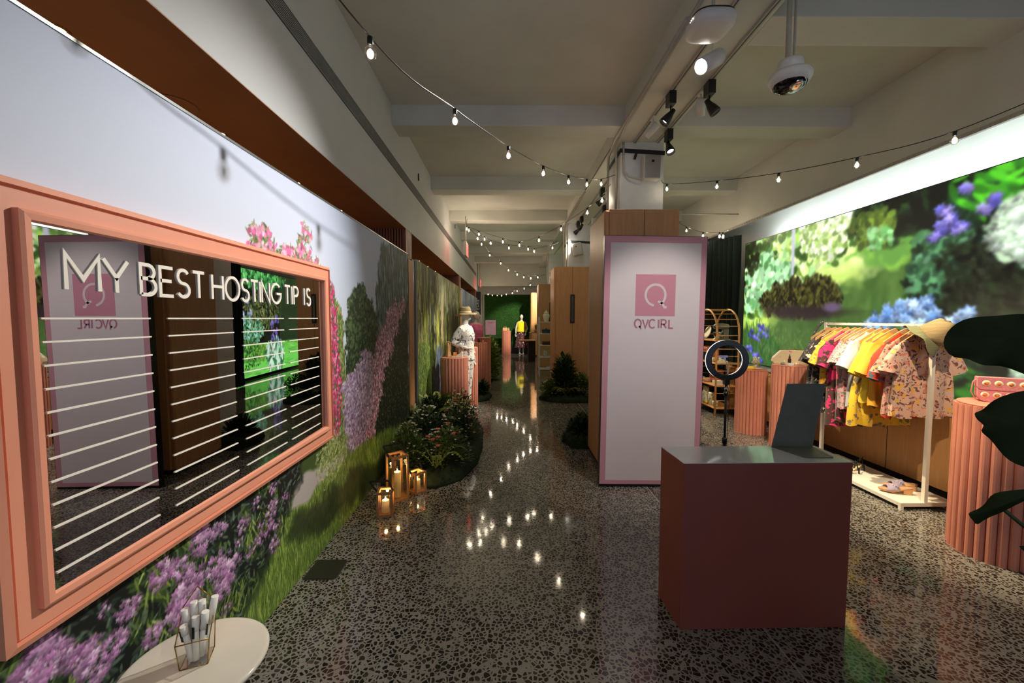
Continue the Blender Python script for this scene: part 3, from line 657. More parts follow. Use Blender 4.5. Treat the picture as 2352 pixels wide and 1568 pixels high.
# ------------------------------------------------------------------ video walls and curtain
LEDM = picture_mat('led_picture', 0.35, 1.0)
vw = thing('video_wall', 'huge screen above the oak bench showing a sunlit garden lawn', 'screen', (4.12, 3.5, 0.84))
MB().box(4.105, 4.16, 0.4, 7.12, 0.835, 2.885).build('casing', M['blackpl'], vw)
c1 = led_one()
o = c1.sheet('screen_picture', np.linspace(0.42, 7.10, 860), np.linspace(0.85, 2.875, 265), lambda u, v: (np.full_like(u, LX - 4.12), u - 3.5, v - 0.84), LEDM, vw)
vw2 = thing('video_wall', 'second garden screen beyond the dark curtain, with bright lawn and hosta', 'screen', (4.14, 12.2, 0.05))
MB().box(4.105, 4.16, 10.1, 14.5, 0.05, 2.885).build('casing', M['blackpl'], vw2)
c2 = led_two()
c2.sheet('screen_picture', np.linspace(10.12, 14.48, 400), np.linspace(0.07, 2.87, 250), lambda u, v: (np.full_like(u, LX - 4.14), u - 12.2, v - 0.05), picture_mat('led_picture_two', 0.35, 1.3), vw2)
up = thing('cove_light', 'cold white light strip hidden behind the top of the garden screen', 'light', (4.32, 3.6, 2.80))
MB().box(4.36, 4.48, 0.2, 7.1, 2.76, 2.79).box(4.36, 4.366, 0.2, 7.1, 2.79, 2.93).build('strip_housing_baffle', M['whitepl'], up)  # unseen upright lip added to keep the tube's light off the ceiling
MB().box(4.39, 4.46, 0.25, 7.05, 2.79, 2.80).build('tube', emit('cove_tube', (0.80, 0.95, 1.0, 1), 34), up)
ct = []
for i in range(261):
    t = i / 260; y = 7.06 + 2.7 * t; x = 3.98 - .30 * min(1, t * 3.2)
    ct.append((x + .035 * math.sin(i * .62) * (1 + .4 * math.sin(i * .13)), y))
cm = MB()
rings = [[(x + (.02 * math.sin(z * 3 + y * 9)) * (1 - z / 3.1), y, z) for x, y in ct] for z in np.linspace(0.02, 3.03, 8)]
rings2 = [[(x + .006, y, z) for x, y, z in r] for r in rings]
cm.loft(rings, closed=False, caps=False); cm.loft([list(reversed(r)) for r in rings2], closed=False, caps=False)
cur = tag(cm.build('curtain', M['curtain']), 'dark green velvet curtain hanging at the far end of the garden screen', 'curtain')
# ------------------------------------------------------------------ murals
MUR = picture_mat('mural_print', 0.6)
m1 = thing('mural_panel', 'large garden mural with violet rhododendrons and trees behind the pink framed mirror', 'mural', (WX, 3.0, 0))
k1 = mural_one()
us = np.concatenate([np.linspace(.35, .9, 60), np.linspace(.903, 2.5, 520)[0:], np.linspace(2.505, 5.27, 480)])
vs = np.concatenate([np.linspace(0.002, .85, 250), np.linspace(.856, 2.413, 260)])
k1.sheet('print', us, vs, lambda u, v: (np.zeros_like(u), u - 3.0, v), MUR, m1)
MB().box(WX - .05, WX - .002, .35, 5.27, 0, 2.413).build('board', M['white'], m1)
m2 = thing('mural_panel', 'second mural with yellow green hanging willow streaks, behind the mannequins', 'mural', (WX, 8.3, 0))
mural_two().sheet('print', np.linspace(5.80, 10.95, 600), np.linspace(0.002, 2.425, 260), lambda u, v: (np.zeros_like(u), u - 8.3, v), MUR, m2)
MB().box(WX - .05, WX - .002, 5.80, 10.95, 0, 2.425).build('board', M['white'], m2)
m3 = thing('mural_panel', 'farthest mural with pale blue sky and vertical streaks by the black blade sign', 'mural', (WX, 14.2, 0))
mural_three().sheet('print', np.linspace(11.42, 16.95, 300), np.linspace(0.002, 2.43, 150), lambda u, v: (np.zeros_like(u), u - 14.2, v), MUR, m3)
MB().box(WX - .05, WX - .002, 11.42, 16.95, 0, 2.43).build('board', M['white'], m3)
fr = MB().box(WX - .05, WX + .004, .35, 5.275, 2.413, 2.424)
struct(fr.build('trim_5', M['steel']))
for y0, y1 in ((5.34, 5.60), (11.03, 11.36)):
    o = struct(MB().box(WX - .05, WX - .005, y0, y1, 0, 2.37).build('post_panel', M['brown'], bevel=.003), 'brown post panel between two murals')
    struct(MB().box(WX - .055, WX - .02, y0 - .07, y0, 0, 2.42).box(WX - .055, WX - .02, y1, y1 + .20, 0, 2.40).build('post_gap', M['blackpl']))
# ------------------------------------------------------------------ recessed niche downlights, vent
dl_m = emit('downlight_lens', (1.0, 0.86, 0.6, 1), 14)
def downlight(y, label, first=[None]):
    if first[0] is None:
        t = thing('downlight', label, 'light', (-1.85, y, ZS), group='downlights in the brown soffit')
        MB().lathe([(.030, -.002), (.045, -.004), (.048, 0.0), (.046, .001)], 20, (-1.85, y, ZS)).build('ring', M['brass'], t)
        MB().lathe([(.0, -.003), (.032, -.0035), (.033, -.001)], 16, (-1.85, y, ZS), caps=False).build('lens', dl_m, t)
        first[0] = t
    else: t = dup(first[0], (-1.85, y, ZS), label=label)
    lamp('downlight_glow', 'SPOT', (-1.85, y, ZS - .03), (-1.85, y, 0), 9, (1, .72, .42), .03, 100, .8, t)
    return t
for i, y in enumerate((0.8, 1.76, 2.71, 3.66, 4.57, 8.5, 9.43, 10.38, 15.9)):
    downlight(y, ['small warm downlight in the soffit at the top left corner', 'small warm downlight in the soffit, nearest in the photo, above the white mural sky', 'second small warm downlight along the soffit above the mirror', 'third small warm downlight along the first soffit', 'fourth small warm downlight, just before the slatted pillar', 'first small downlight above the willow mural', 'middle small downlight above the willow mural', 'last small downlight above the willow mural', 'small downlight above the farthest mural'][i])
sp = MB().lathe([(.11, -.003), (.115, 0), (.09, .003)], 28, (-1.85, 2.35, ZS - .004)).build('ceiling_speaker', M['brown']); tag(sp, 'round brown speaker grille in the soffit beside a downlight', 'speaker')
vt = thing('air_vent', 'long narrow slotted air grille running along the white fascia', 'vent', (-1.338, 8, 3.42))
MB().box(-1.3395, -1.337, -2, 17.4, 3.355, 3.485).build('backing', plain('vent_dark', L(60, 62, 62), .6), vt)
g = MB()
for k in range(9): z = 3.36 + k * .0145; g.box(-1.337, -1.330, -2, 17.4, z, z + .007)
g.build('louvres', plain('vent_grey', L(150, 152, 150), .5), vt)
for i, (px, py) in enumerate(((961, 407), (1045, 520), (1064, 552))):
    p = at(px, py, x=-1.335); t = MB().box(-1.338, -1.325, p[1] - .012, p[1] + .012, p[2] - .05, p[2] + .05).build('wall_plate', M['black'])
    tag(t, ['small black plate high on the fascia, nearest to the camera', 'small black plate on the fascia, middle one', 'small black plate on the fascia, beside the exit sign'][i], 'plate')

# ------------------------------------------------------------------ pink framed mirror board
def frame_loops(mb, y0, y1, z0, z1, prof, X):
    """moulding: prof = (inset from the outer edge, height off the wall)"""
    rings = [[(X + h, y0 + d, z0 + d), (X + h, y1 - d, z0 + d), (X + h, y1 - d, z1 - d), (X + h, y0 + d, z1 - d)] for d, h in prof]
    mb.loft(rings, caps=False, smooth=False); return mb
mr = thing('mirror_board', 'large mirror in a salmon pink moulded frame lettered MY BEST HOSTING TIP IS', 'mirror', (WX, 1.9, 0.765))
fm = frame_loops(MB(), .965, 2.845, .765, 1.947, [(0, 0), (0, .055), (.018, .062), (.020, .050), (.026, .050), (.028, .056), (.10, .056)], WX)
frame_loops(fm, 1.036, 2.753, .845, 1.873, [(0, .05), (0, .074), (.008, .079), (.024, .077), (.029, .070), (.033, .04)], WX)
fm.build('frame', M['pink'], mr)
t = NT('tinted_mirror'); t.base((0.56, 0.55, 0.56, 1)); t.set(Roughness=0.004, Metallic=1.0)
def gx(y):                        # the acrylic mirror bows back a little towards its far end
    s = max(0, min(.7, y - 1.5)); return -1.2105 - .0125 * s * s - .0175 * max(0, y - 2.2)
gy = np.linspace(1.05, 2.74, 50)
MB().loft([[(gx(y), y, .855), (gx(y), y, 1.2), (gx(y), y, 1.5), (gx(y), y, 1.862)] for y in gy], closed=False, caps=False).build('mirror_glass', t.m, mr)
def on_glass(m): m.v = [(gx(q[1]) + q[0] + .0004, q[1], q[2]) for q in m.v]; return m
let = NT('cream_vinyl'); let.base(L(236, 228, 214)); let.set(Roughness=0.5); LETM = let.m
KS = .970
MX = Matrix(((0, 0, 1, 0), (KS, 0, 0, 0), (0, KS, 0, 1.6 * (1 - KS)), (0, 0, 0, 1)))
for w, a, b in (('MY', 1.172, 1.362), ('BEST', 1.408, 1.700), ('HOSTING', 1.745, 2.270), ('TIP', 2.318, 2.470), ('IS', 2.545, 2.628)):
    lm = MB(); letters(lm, w, a, b, 1.682, .102, .0125, .004, MX, gap={'IS': .3, 'BEST': .17, 'MY': .12, 'HOSTING': .16, 'TIP': .2}[w]); on_glass(lm).build('lettering', LETM, mr)
for a, b in ((1.105, 1.44), (1.512, 1.874), (1.935, 2.30), (2.355, 2.725)):
    q = MB()
    for k in range(12): z = 1.6 - .0638 * k; ribbon(q, [(a + (b - a) * i / 8, z) for i in range(9)], .0052, .003, MX)
    on_glass(q).build('ruled_lines', LETM, mr)['label'] = 'twelve thin cream ruled lines for messages'

# ------------------------------------------------------------------ small white table with the marker holder
TZ = 0.55; TC = (-0.955, 1.205)
tb = thing('side_table', 'small round white side table below the mirror at the bottom left', 'table', (TC[0], TC[1], 0))
MB().lathe([(.0, -.03), (.15, -.03), (.185, -.022), (.193, -.010), (.193, -.004), (.188, 0.0), (.18, .001), (0, .001)], 64, (TC[0], TC[1], TZ), caps=False).build('table_top', plain('gloss_white', L(222, 214, 196), 0.16, var=0.02), tb)
MB().lathe([(.15, 0), (.152, .008), (.03, .02), (.018, .05), (.018, .50), (.06, .522)], 32, (TC[0], TC[1], 0)).build('pedestal_base', M['whitepl'], tb)
hd = thing('marker_holder', 'house shaped glass and brass holder full of markers on the round white table', 'holder', (-.960, 1.217, TZ + .001))
def holder():
    cx, cy, z = -.960, 1.217, TZ + .002; K = 1.17; a = math.radians(22); ca, sa = math.cos(a), math.sin(a)
    P = lambda x, y, h: (cx + (x * ca - y * sa) * K, cy + (x * sa + y * ca) * K, z + h * 1.0)
    b, m_, h1, h2 = .030, .044, .088, .150
    lo = [P(-b, -b, 0), P(b, -b, 0), P(b, b, 0), P(-b, b, 0)]; mi = [P(-b, -b, .085), P(b, -b, .085), P(m_, b * .2, .10), P(m_ * .8, b, .13)]
    E = [(lo[0], lo[1]), (lo[1], lo[2]), (lo[2], lo[3]), (lo[3], lo[0])]
    A0, A1, B0, B1 = P(-.036, -.034, .080), P(.036, -.034, .080), P(-.036, .034, .150), P(.036, .034, .150); AP = P(-.004, .036, .205)
    C0 = P(-.036, .034, .02); C1 = P(.042, .034, .05)
    E += [(lo[0], A0), (lo[1], A1), (A0, A1), (lo[3], B0), (lo[2], B1), (A0, B0), (A1, B1), (B0, AP), (B1, AP)]
    f = MB()
    for p, q in E: f.tube([p, q], .0016, 6)
    f.build('brass_frame', M['brass'], hd)
    g = MB()
    for q in ((lo[0], lo[1], A1, A0), (lo[1], lo[2], B1, A1), (lo[3], lo[0], A0, B0)): g.add(q, [(0, 1, 2, 3)])
    g.add((lo[2], lo[3], B0, AP, B1), [(0, 1, 2, 3, 4)])
    g.build('glass_panes', glass('holder_glass', (.97, .97, .95, 1), .1), hd)
    MB().add(lo, [(0, 1, 2, 3)]).build('mirror_base', M['chrome'], hd)
    return P
HP = holder()
wm = plain('marker_white', L(232, 228, 218), .35, var=.02)
for i, (x0, y0, x1, y1, ln, lab) in enumerate(((-.014, -.014, -.022, -.016, .125, 'white marker pen in the glass holder, front left, short with black band facing the camera'),
        (.0, -.018, .002, -.008, .14, 'white marker pen in the front middle of the glass holder'), (.012, .0, .024, -.01, .150, 'white marker pen leaning out of the holder on its right front side'),
        (-.014, .008, -.026, .010, .158, 'white marker pen at the left back of the glass holder'), (.0, .012, -.008, .018, .170, 'white marker pen standing upright in the middle back of the holder'),
        (.012, .014, .010, .020, .168, 'white marker pen just right of the middle one at the holder back'), (.02, .012, .040, .014, .176, 'tallest white marker pen, tilted out to the right of the holder'))):
    p = Vector(HP(x0 * .7, y0 * .7, .008)); q = Vector(HP(x1, y1, ln)); d = (q - p).normalized()
    t = thing('marker_pen', lab, 'marker', tuple(p), group='markers in the glass holder')
    MB().tube([p, p + d * .09], .0088, 12).tube([p + d * .09, q], .0100, 12).build('barrel', wm, t)
    s = d.cross(Vector((0, 0, 1))).normalized(); n = s.cross(d); n = n if n.y < 0 else -n
    MB().bar(p + d * .07 + n * .0098, p + d * .105 + n * .0098, .007, .002).build('black_print', M['blackpl'], t)
# ------------------------------------------------------------------ floor outlet plate
fo = thing('floor_box_cover', 'flat dark rectangular floor box cover beside the mural base', 'cover', (-1.16, 2.53, 0))
MB().prism([(-1.26, 2.437), (-1.075, 2.437), (-1.061, 2.45), (-1.061, 2.62), (-1.075, 2.634), (-1.26, 2.634)], 0.0008, .006).build('plate', plain('dark_olive_plate', L(38, 38, 26), .5), fo)
MB().prism([(-1.265, 2.432), (-1.073, 2.432), (-1.055, 2.448), (-1.055, 2.622), (-1.073, 2.64), (-1.265, 2.64)], 0.0005, .0035).build('rim', M['steel'], fo)

# ------------------------------------------------------------------ podium and tablet stand
pd = tag(MB().prism([(.884, 2.012), (1.750, 2.022), (1.752, 2.290), (.870, 2.280)], 0, .870).build('podium', M['podium'], bevel=.0015), 'terracotta red rectangular podium with pale glossy top in the right foreground', 'podium')
topm = MB().prism([(.884, 2.012), (1.750, 2.022), (1.752, 2.290), (.870, 2.280)], .870, .873).build('glossy_top', plain('podium_top_gloss', L(206, 206, 204), .08, var=.02), pd)
ts = thing('tablet_stand', 'bent dark steel plate stand standing on the podium', 'stand', (1.62, 2.17, .873))
pm = MB(); th = .004
a0, a1, b0, b1 = (1.490, 2.262), (1.722, 2.262), (1.690, 2.085), (1.545, 2.085)
pm.prism([(1.490, 2.262), (1.545, 2.085), (1.555, 2.079), (1.688, 2.079), (1.700, 2.085), (1.722, 2.262)], .8735, .878)
pm.add([(1.490, 2.262, .8735), (1.722, 2.262, .8735), (1.812, 2.300, 1.228), (1.592, 2.300, 1.228), (1.490, 2.268, .8735), (1.722, 2.268, .8735), (1.812, 2.306, 1.228), (1.592, 2.306, 1.228)],
       [(0, 1, 2, 3), (7, 6, 5, 4), (0, 4, 5, 1), (1, 5, 6, 2), (2, 6, 7, 3), (3, 7, 4, 0)])
pm.build('bent_plate', plain('dark_steel', L(98, 102, 90), .55, metal=.0, var=.08, nscale=14), ts, bevel=.001)

# ------------------------------------------------------------------ banner light box
bn = thing('display_banner', 'tall pale freestanding banner with pink border and Q logo beside the oak column cabinet', 'banner', (1.33, 3.80, 0))
rot = Matrix.Rotation(math.radians(-.75), 4, 'Y')
def BP(m): # local x right 0..w, y up, z out towards -Y, tilt about the lower right corner
    return Matrix.Translation((1.813, 3.80, 0)) @ Matrix.Rotation(math.radians(.7), 4, 'Y') @ Matrix(((1, 0, 0, -.952), (0, 0, -1, 0), (0, 1, 0, 0), (0, 0, 0, 1))) @ m
I4 = Matrix.Identity(4)
mb = MB().box(0, .952, 0, 2.352, -.06, 0, BP(I4)); mb.build('casing', M['blackpl'], bn)
pk = plain('banner_pink_border', L(204, 148, 158), .6, var=.02)
wh = plain('banner_white', L(222, 212, 212), .6, var=.01)
mb = MB().box(.004, .948, .02, 2.348, 0, .0015, BP(I4)); mb.build('pink_border', pk, bn)
mb = MB().box(.058, .896, .058, 2.288, .0015, .0025, BP(I4)); mb.build('white_panel', wh, bn)
mb = MB().box(.297, .668, 1.616, 2.000, .0025, .0032, BP(I4)); mb.build('logo_square', plain('logo_pink', L(206, 140, 156), .6, var=.01), bn)
q = MB(); Mq = BP(Matrix.Translation((0, 0, .0033)))
letters(q, 'Q', .391, .588, 1.713, .195, .021, .0006, Mq); q.build('logo_letter', plain('logo_white', L(226, 212, 214), .6, var=.01), bn)
q = MB(); Mq = BP(Matrix.Translation((0, 0, .0026)))
letters(q, 'QVC', .296, .485, 1.505, .078, .0155, .0006, Mq, gap=.13); letters(q, 'IRL', .520, .655, 1.505, .078, .0155, .0006, Mq, gap=.3)
q.build('logo_text', plain('text_pink', L(180, 118, 140), .6, var=.01), bn)

# ------------------------------------------------------------------ oak column cabinets
def cabinet(y0, y1, label, first=[None]):
    X0, X1, H = .962, 1.70, 2.68
    if first[0]:
        return dup(first[0], ((X0 + X1) / 2, y0 + .3, 0), label=label)
    c = thing('wardrobe_cabinet', label, 'cabinet', ((X0 + X1) / 2, y0 + .3, 0), group='oak cabinets in front of the columns')
    MB().box(X0, X1, y0 + .03, y1, .05, H).build('body', M['oak'], c, bevel=.02)
    MB().box(X0 + .02, X1 - .02, y0 + .05, y1 - .02, 0, .06).build('plinth', M['black'], c)
    xm = (X0 + X1) / 2 + .02
    for a, b, s in ((X0 + .045, xm - .0025, 1), (xm + .0025, X1 - .002, -1)):
        d = MB().box(a, b, y0 + .006, y0 + .03, .06, H - .002).build('door', M['oak'], c, bevel=.002)
        h = MB().box(xm - (.047 if s > 0 else -.001), xm - (.001 if s > 0 else -.047), y0 - .004, y0 + .008, 1.50, 2.10)
        h.build('handle_recess', plain('handle_dark', L(34, 18, 16), .5), d)
        MB().box(xm - (.015 if s > 0 else -.006), xm - (.006 if s > 0 else -.015), y0 - .012, y0 - .004, 1.54, 2.06).build('handle_bar', M['steel'], d)
    first[0] = c; return c
cabinet(4.10, 4.87, 'nearest tall oak column cabinet directly behind the white banner')
cabinet(8.60, 9.37, 'second tall oak cabinet with long dark handles behind the leafy floor arrangement')
cabinet(12.95, 13.7, 'third tall oak cabinet, half hidden, behind the white shelving rack')
cabinet(17.2, 17.97, 'farthest oak cabinet near the green wall')

# ------------------------------------------------------------------ fluted pedestals
def flute_mesh(r, h, n):
    rings = []
    prof = []
    for i in range(n):
        a0 = 2 * PI * i / n; da = 2 * PI / n; rr = r * math.sin(da / 2)
        for k in range(7):
            t = PI * (k / 7.0) ; ang = a0 + da * (0.5 - 0.5 * math.cos(t)); d = r * math.cos(da / 2) + rr * 1.0 * math.sin(t)
            prof.append((d * math.cos(ang), d * math.sin(ang)))
    for z in (0, h - .012): rings.append([(x, y, z) for x, y in prof])
    return rings
def pedestal(x, y, r, h, label, n=26, group='salmon fluted pedestals'):
    t = thing('fluted_pedestal', label, 'pedestal', (x, y, 0), group=group)
    m = MB(); m.loft(flute_mesh(r - .006, h, n), smooth=False); m.build('fluted_body', M['flute'], t, world=False)
    MB().lathe([(r - .004, h - .012), (r + .002, h - .010), (r + .002, h - .001), (r - .002, h), (0, h)], 48, caps=False).build('round_top', M['flute'], t, world=False)
    return t
pedestal(-.90, 6.83, .215, .955, 'salmon fluted pedestal, shortest of the left row, before the straw hat mannequin')
pedestal(-.76, 7.50, .19, 1.075, 'salmon fluted pedestal right behind the palm print mannequin legs')
pedestal(-.63, 9.05, .165, 1.065, 'salmon fluted pedestal in front of the pink dressed mannequin')
pedestal(-.56, 9.5, .15, 1.16, 'taller salmon fluted pedestal at the right rear of the left row')
pedestal(-.085, 18.15, .19, 1.06, 'lone salmon fluted pedestal at the far end beside the yellow topped mannequin')
pedestal(3.42, 5.68, .185, .895, 'lower salmon fluted pedestal behind the ring light')
pedestal(3.50, 5.02, .185, 1.03, 'salmon fluted pedestal carrying the flower print clutch, by the garden screen')
pedestal(3.335, 2.68, .225, 1.03, 'large salmon fluted pedestal at the right edge, partly behind dark leaves', 28)

# ------------------------------------------------------------------ rolling clothes rack
wf = plain('rack_cream', L(226, 216, 200), .4, var=.02)
rk = thing('clothes_rack', 'cream metal clothes rack with low platform in front of the oak bench', 'rack', (3.49, 3.9, 0))
MB().box(3.29, 3.73, 3.33, 4.50, .035, .058).build('platform', wf, rk, bevel=.002)
MB().box(3.275, 3.745, 3.30, 3.33, .03, .062).box(3.275, 3.745, 4.50, 4.53, .03, .062).box(3.275, 3.30, 3.33, 4.5, .03, .061).box(3.72, 3.745, 3.33, 4.5, .03, .061).build('base_frame', wf, rk, bevel=.001)
for x in (3.275, 3.72):
    for y in (3.30, 4.505): MB().box(x, x + .025, y, y + .025, 0, .03).build('foot', wf, rk)
for y in (3.305, 4.44): MB().box(3.475, 3.505, y, y + .03, .06, 1.555).build('post', wf, rk, bevel=.001)
MB().box(3.478, 3.502, 3.335, 4.44, 1.53, 1.555).build('rail', wf, rk, bevel=.001)

# ------------------------------------------------------------------ arched rattan shelf and the things on it
rt = plain('rattan', L(206, 148, 84), .45, var=.12, nscale=30)
SX0, SX1, SY0, SY1 = 3.40, 3.76, 6.62, 7.34
sh = thing('arched_shelf', 'arched rattan shelf with five levels standing by the dark curtain', 'shelf', (3.58, 6.98, 0))
yc = (SY0 + SY1) / 2; R = (SY1 - SY0) / 2
def arch(x): return [(x, SY0, 0), (x, SY0, 1.0), (x, SY0, 1.38)] + [(x, yc - R * math.cos(a), 1.38 + R * 1.03 * math.sin(a)) for a in np.linspace(0.1, PI - .1, 16)] + [(x, SY1, 1.38), (x, SY1, 1.0), (x, SY1, 0)]
for x in (SX0, SX1): MB().tube(arch(x), .015, 10).build('arched_upright', rt, sh)
for z in (.12, .49, .86, 1.235): MB().box(SX0 - .004, SX1 + .004, SY0, SY1, z - .012, z + .006).build('shelf_board', rt, sh, bevel=.004)
for k, a in enumerate(np.linspace(.25, PI - .25, 9)):
    p = (yc - R * math.cos(a), 1.38 + R * 1.03 * math.sin(a)); MB().tube([(SX0, p[0], p[1]), (SX1, p[0], p[1])], .0075, 6).build('cross_bar', rt, sh)
for z in (.25, .37, .62, .74, .98, 1.1, 1.32):
    for y in (SY0, SY1): MB().tube([(SX0, y, z), (SX1, y, z)], .007, 6).build('cross_bar', rt, sh)
cream = plain('cream_ceramic', L(216, 206, 178), .3, var=.04); terra = plain('terracotta_toy', L(184, 104, 76), .5)
lem = printed('lemon_print', [(L(214, 178, 40), 16, .42, 3.1), (L(120, 140, 70), 22, .34, 7.0)], L(216, 208, 180), .7)
pl_ = MB().lathe([(0, 0), (.06, .002), (.11, .012), (.112, .016), (.06, .006), (0, .004)], 32, caps=False, M=Matrix.Translation((3.50, 7.12, 1.358)) @ Matrix.Rotation(math.radians(-72), 4, 'Y')).build('plate', cream); tag(pl_, 'round cream plate standing up on the top rattan shelf board', 'plate')
mx = thing('stand_mixer', 'silver grey stand mixer with steel bowl on the top rattan shelf board', 'mixer', (3.58, 6.86, 1.241))
mg = plain('mixer_grey', L(120, 118, 106), .3, metal=.3)
MB().box(3.47, 3.71, 6.80, 6.92, 1.241, 1.262).build('base', mg, mx, bevel=.01)
MB().loft([[(3.66 + a * .045, 6.86 + b * .04, z) for a, b in ((-1, -1), (1, -1), (1, 1), (-1, 1))] for z in (1.26, 1.33, 1.42)]).build('neck', mg, mx, bevel=.01)
MB().tube([(3.46, 6.86, 1.455), (3.50, 6.86, 1.465), (3.60, 6.86, 1.47), (3.70, 6.86, 1.46), (3.72, 6.86, 1.455)], [.03, .046, .054, .046, .02], 16).build('motor_head', mg, mx)
MB().lathe([(.02, 0), (.045, .002), (.04, .01), (.062, .04), (.073, .10), (.075, .11), (.07, .108), (.058, .045), (0, .02)], 24, (3.535, 6.86, 1.263), caps=False).build('bowl', M['chrome'], mx)
MB().tube([(3.535, 6.86, 1.42), (3.535, 6.86, 1.33)], .008, 8).build('beater', M['chrome'], mx)
n_ = MB().box(3.42, 3.47, 6.74, 6.79, 1.241, 1.262).add([(3.42, 6.74, 1.262), (3.47, 6.74, 1.262), (3.47, 6.79, 1.262), (3.42, 6.79, 1.262), (3.445, 6.765, 1.29)], [(0, 1, 4), (1, 2, 4), (2, 3, 4), (3, 0, 4)]).build('spice_box', cream); tag(n_, 'tiny white house shaped box beside the stand mixer', 'box')
ov = thing('toaster_oven', 'terracotta pink toaster oven on the second rattan board from the top', 'oven', (3.52, 7.13, .866))
MB().box(3.43, 3.64, 7.0, 7.30, .868, 1.10).build('body', terra, ov, bevel=.008)
MB().box(3.424, 3.432, 7.03, 7.27, .895, 1.02).build('door', M['black'], ov)
for k in range(4): MB().lathe([(.014, 0), (.012, .012), (0, .013)], 12, caps=False, M=Matrix.Translation((3.430, 7.06 + k * .06, 1.062)) @ Matrix.Rotation(-PI / 2, 4, 'Y')).build('knob', plain('oven_knob', L(120, 60, 44), .5), ov)
MB().tube([(3.415, 7.05, 1.03), (3.405, 7.05, 1.03), (3.405, 7.25, 1.03), (3.415, 7.25, 1.03)], .004, 6).build('handle', M['brass'], ov)
def pot(x, y, z, r, h, mat, name, label, cat, prof=None, grp=None):
    o = MB().lathe(prof or [(0, 0), (r * .7, 0), (r, h * .35), (r * .98, h * .8), (r, h), (r * .9, h), (r * .85, h * .3), (0, h * .1)], 24, (x, y, z), caps=False).build(name, mat)
    return tag(o, label, cat, grp)
pot(3.49, 6.86, .867, .045, .07, lem, 'bowl', 'small lemon patterned bowl inside the ring light view on the third rattan board', 'bowl')
pot(3.55, 6.72, .867, .055, .10, lem, 'teapot', 'round patterned teapot at the near end of the third rattan board', 'teapot')
o = MB().box(3.44, 3.60, 6.64, 6.70, .867, .905).build('gift_box', cream); tag(o, 'low cream box at the near corner of the third rattan board', 'box')
pot(3.47, 7.24, .497, .045, .07, plain('green_tin', L(126, 140, 104), .5), 'tin', 'greenish round tin at the far end of the second lowest rattan board', 'tin')
pot(3.47, 7.08, .497, .06, .065, printed('orange_tin', [(L(210, 120, 50), 20, .4, 2.)], L(190, 156, 120)), 'tin', 'wide orange patterned tin on the second lowest rattan board', 'tin')
o = MB().box(3.43, 3.54, 6.66, 6.80, .497, .57).build('gift_box', cream, bevel=.004); tag(o, 'pale square box at the near end of the second lowest rattan board', 'box')
o = MB().box(3.55, 3.70, 6.95, 7.15, .497, .72).build('storage_box', terra, bevel=.004); tag(o, 'terracotta box at the back of the second lowest rattan board', 'box')
bagm = MB(); rg = []
for k, z in enumerate(np.linspace(0, .27, 8)):
    w = .13 * (1 - .25 * (k / 7) ** 2); rg.append([(3.50 + .06 * math.sin(a) * (1 - .6 * k / 7), 7.14 + w * math.cos(a) + .01 * math.sin(3 * a + k), .127 + z + .012 * math.sin(2 * a + k)) for a in np.linspace(0, 2 * PI, 20, endpoint=False)])
tag(bagm.loft(rg).build('lemon_bag', lem), 'pale lemon print cloth bag standing on the lowest rattan board', 'bag')
pot(3.48, 6.90, .127, .055, .21, lem, 'canister', 'tall lemon print canister on the lowest rattan board', 'canister', [(0, 0), (.055, 0), (.055, .2), (.05, .21), (0, .21)])
pot(3.46, 6.74, .127, .045, .10, lem, 'lantern_jar', 'small lemon print jar at the near end of the lowest rattan board', 'jar')
for i, (y, lab) in enumerate(((6.995, 'yellow toy lemon lying beside the tall canister'), (7.27, 'yellow toy lemon at the far end of the lowest rattan board'))):
    o = MB().ball((3.44, y, .154), (.025, .034, .026)).build('lemon', plain('lemon_yellow', L(222, 178, 40), .5)); tag(o, lab, 'lemon')

# ------------------------------------------------------------------ ring light
RX, RY, RZ = 1.565, 2.90, 1.302
rl = thing('ring_light', 'black ring light on a tall stand behind the podium', 'light', (RX, RY, 0))
Mr = Matrix.Translation((RX, RY, RZ)) @ Matrix.Rotation(math.radians(-8), 4, 'Z') @ Matrix.Rotation(PI / 2, 4, 'X')
def ringm(r0, r1, z0, z1, n=64):
    rings = [[(r * math.cos(2 * PI * j / n), r * math.sin(2 * PI * j / n), z) for j in range(n)] for r, z in ((r0, z0), (r1, z0), (r1, z1), (r0, z1), (r0, z0))]
    return MB().loft(rings, caps=False, smooth=False, M=Mr)
ringm(.106, .1445, -.006, .014).build('ring_housing', M['blackpl'], rl, bevel=.003)
ringm(.1075, .1435, -.016, -.006).build('light_diffuser', emit('ring_diffuser', (.92, .96, 1, 1), 3.2), rl)
MB().box(RX - .02, RX + .02, RY - .015, RY + .015, RZ - .175, RZ - .135).build('mount_block', M['blackpl'], rl, bevel=.003)
MB().tube([(RX, RY, RZ - .17), (RX, RY, .70)], .0085, 10).tube([(RX, RY, .72), (RX, RY, .06)], .012, 10).build('pole', M['black'], rl)
MB().tube([(RX, RY, RZ - .23), (RX, RY, RZ - .255)], .016, 12).tube([(RX, RY, .74), (RX, RY, .70)], .018, 12).build('clamp_collar', M['blackpl'], rl)
MB().tube([(RX, RY, RZ - .20), (RX, RY, RZ - .215)], .012, 12).build('chrome_joint', M['chrome'], rl)
for a in (90, 210, 330):
    c_, s_ = math.cos(math.radians(a)), math.sin(math.radians(a)); MB().tube([(RX, RY, .32), (RX + .26 * c_, RY + .26 * s_, .012)], .008, 8).build('leg', M['black'], rl)
MB().tube([(RX, RY, RZ - .14), (RX + .005, RY - .01, RZ - .09), (RX - .005, RY - .02, RZ - .03), (RX - .03, RY - .02, RZ + .018)], .004, 8).build('gooseneck', M['chrome'], rl)
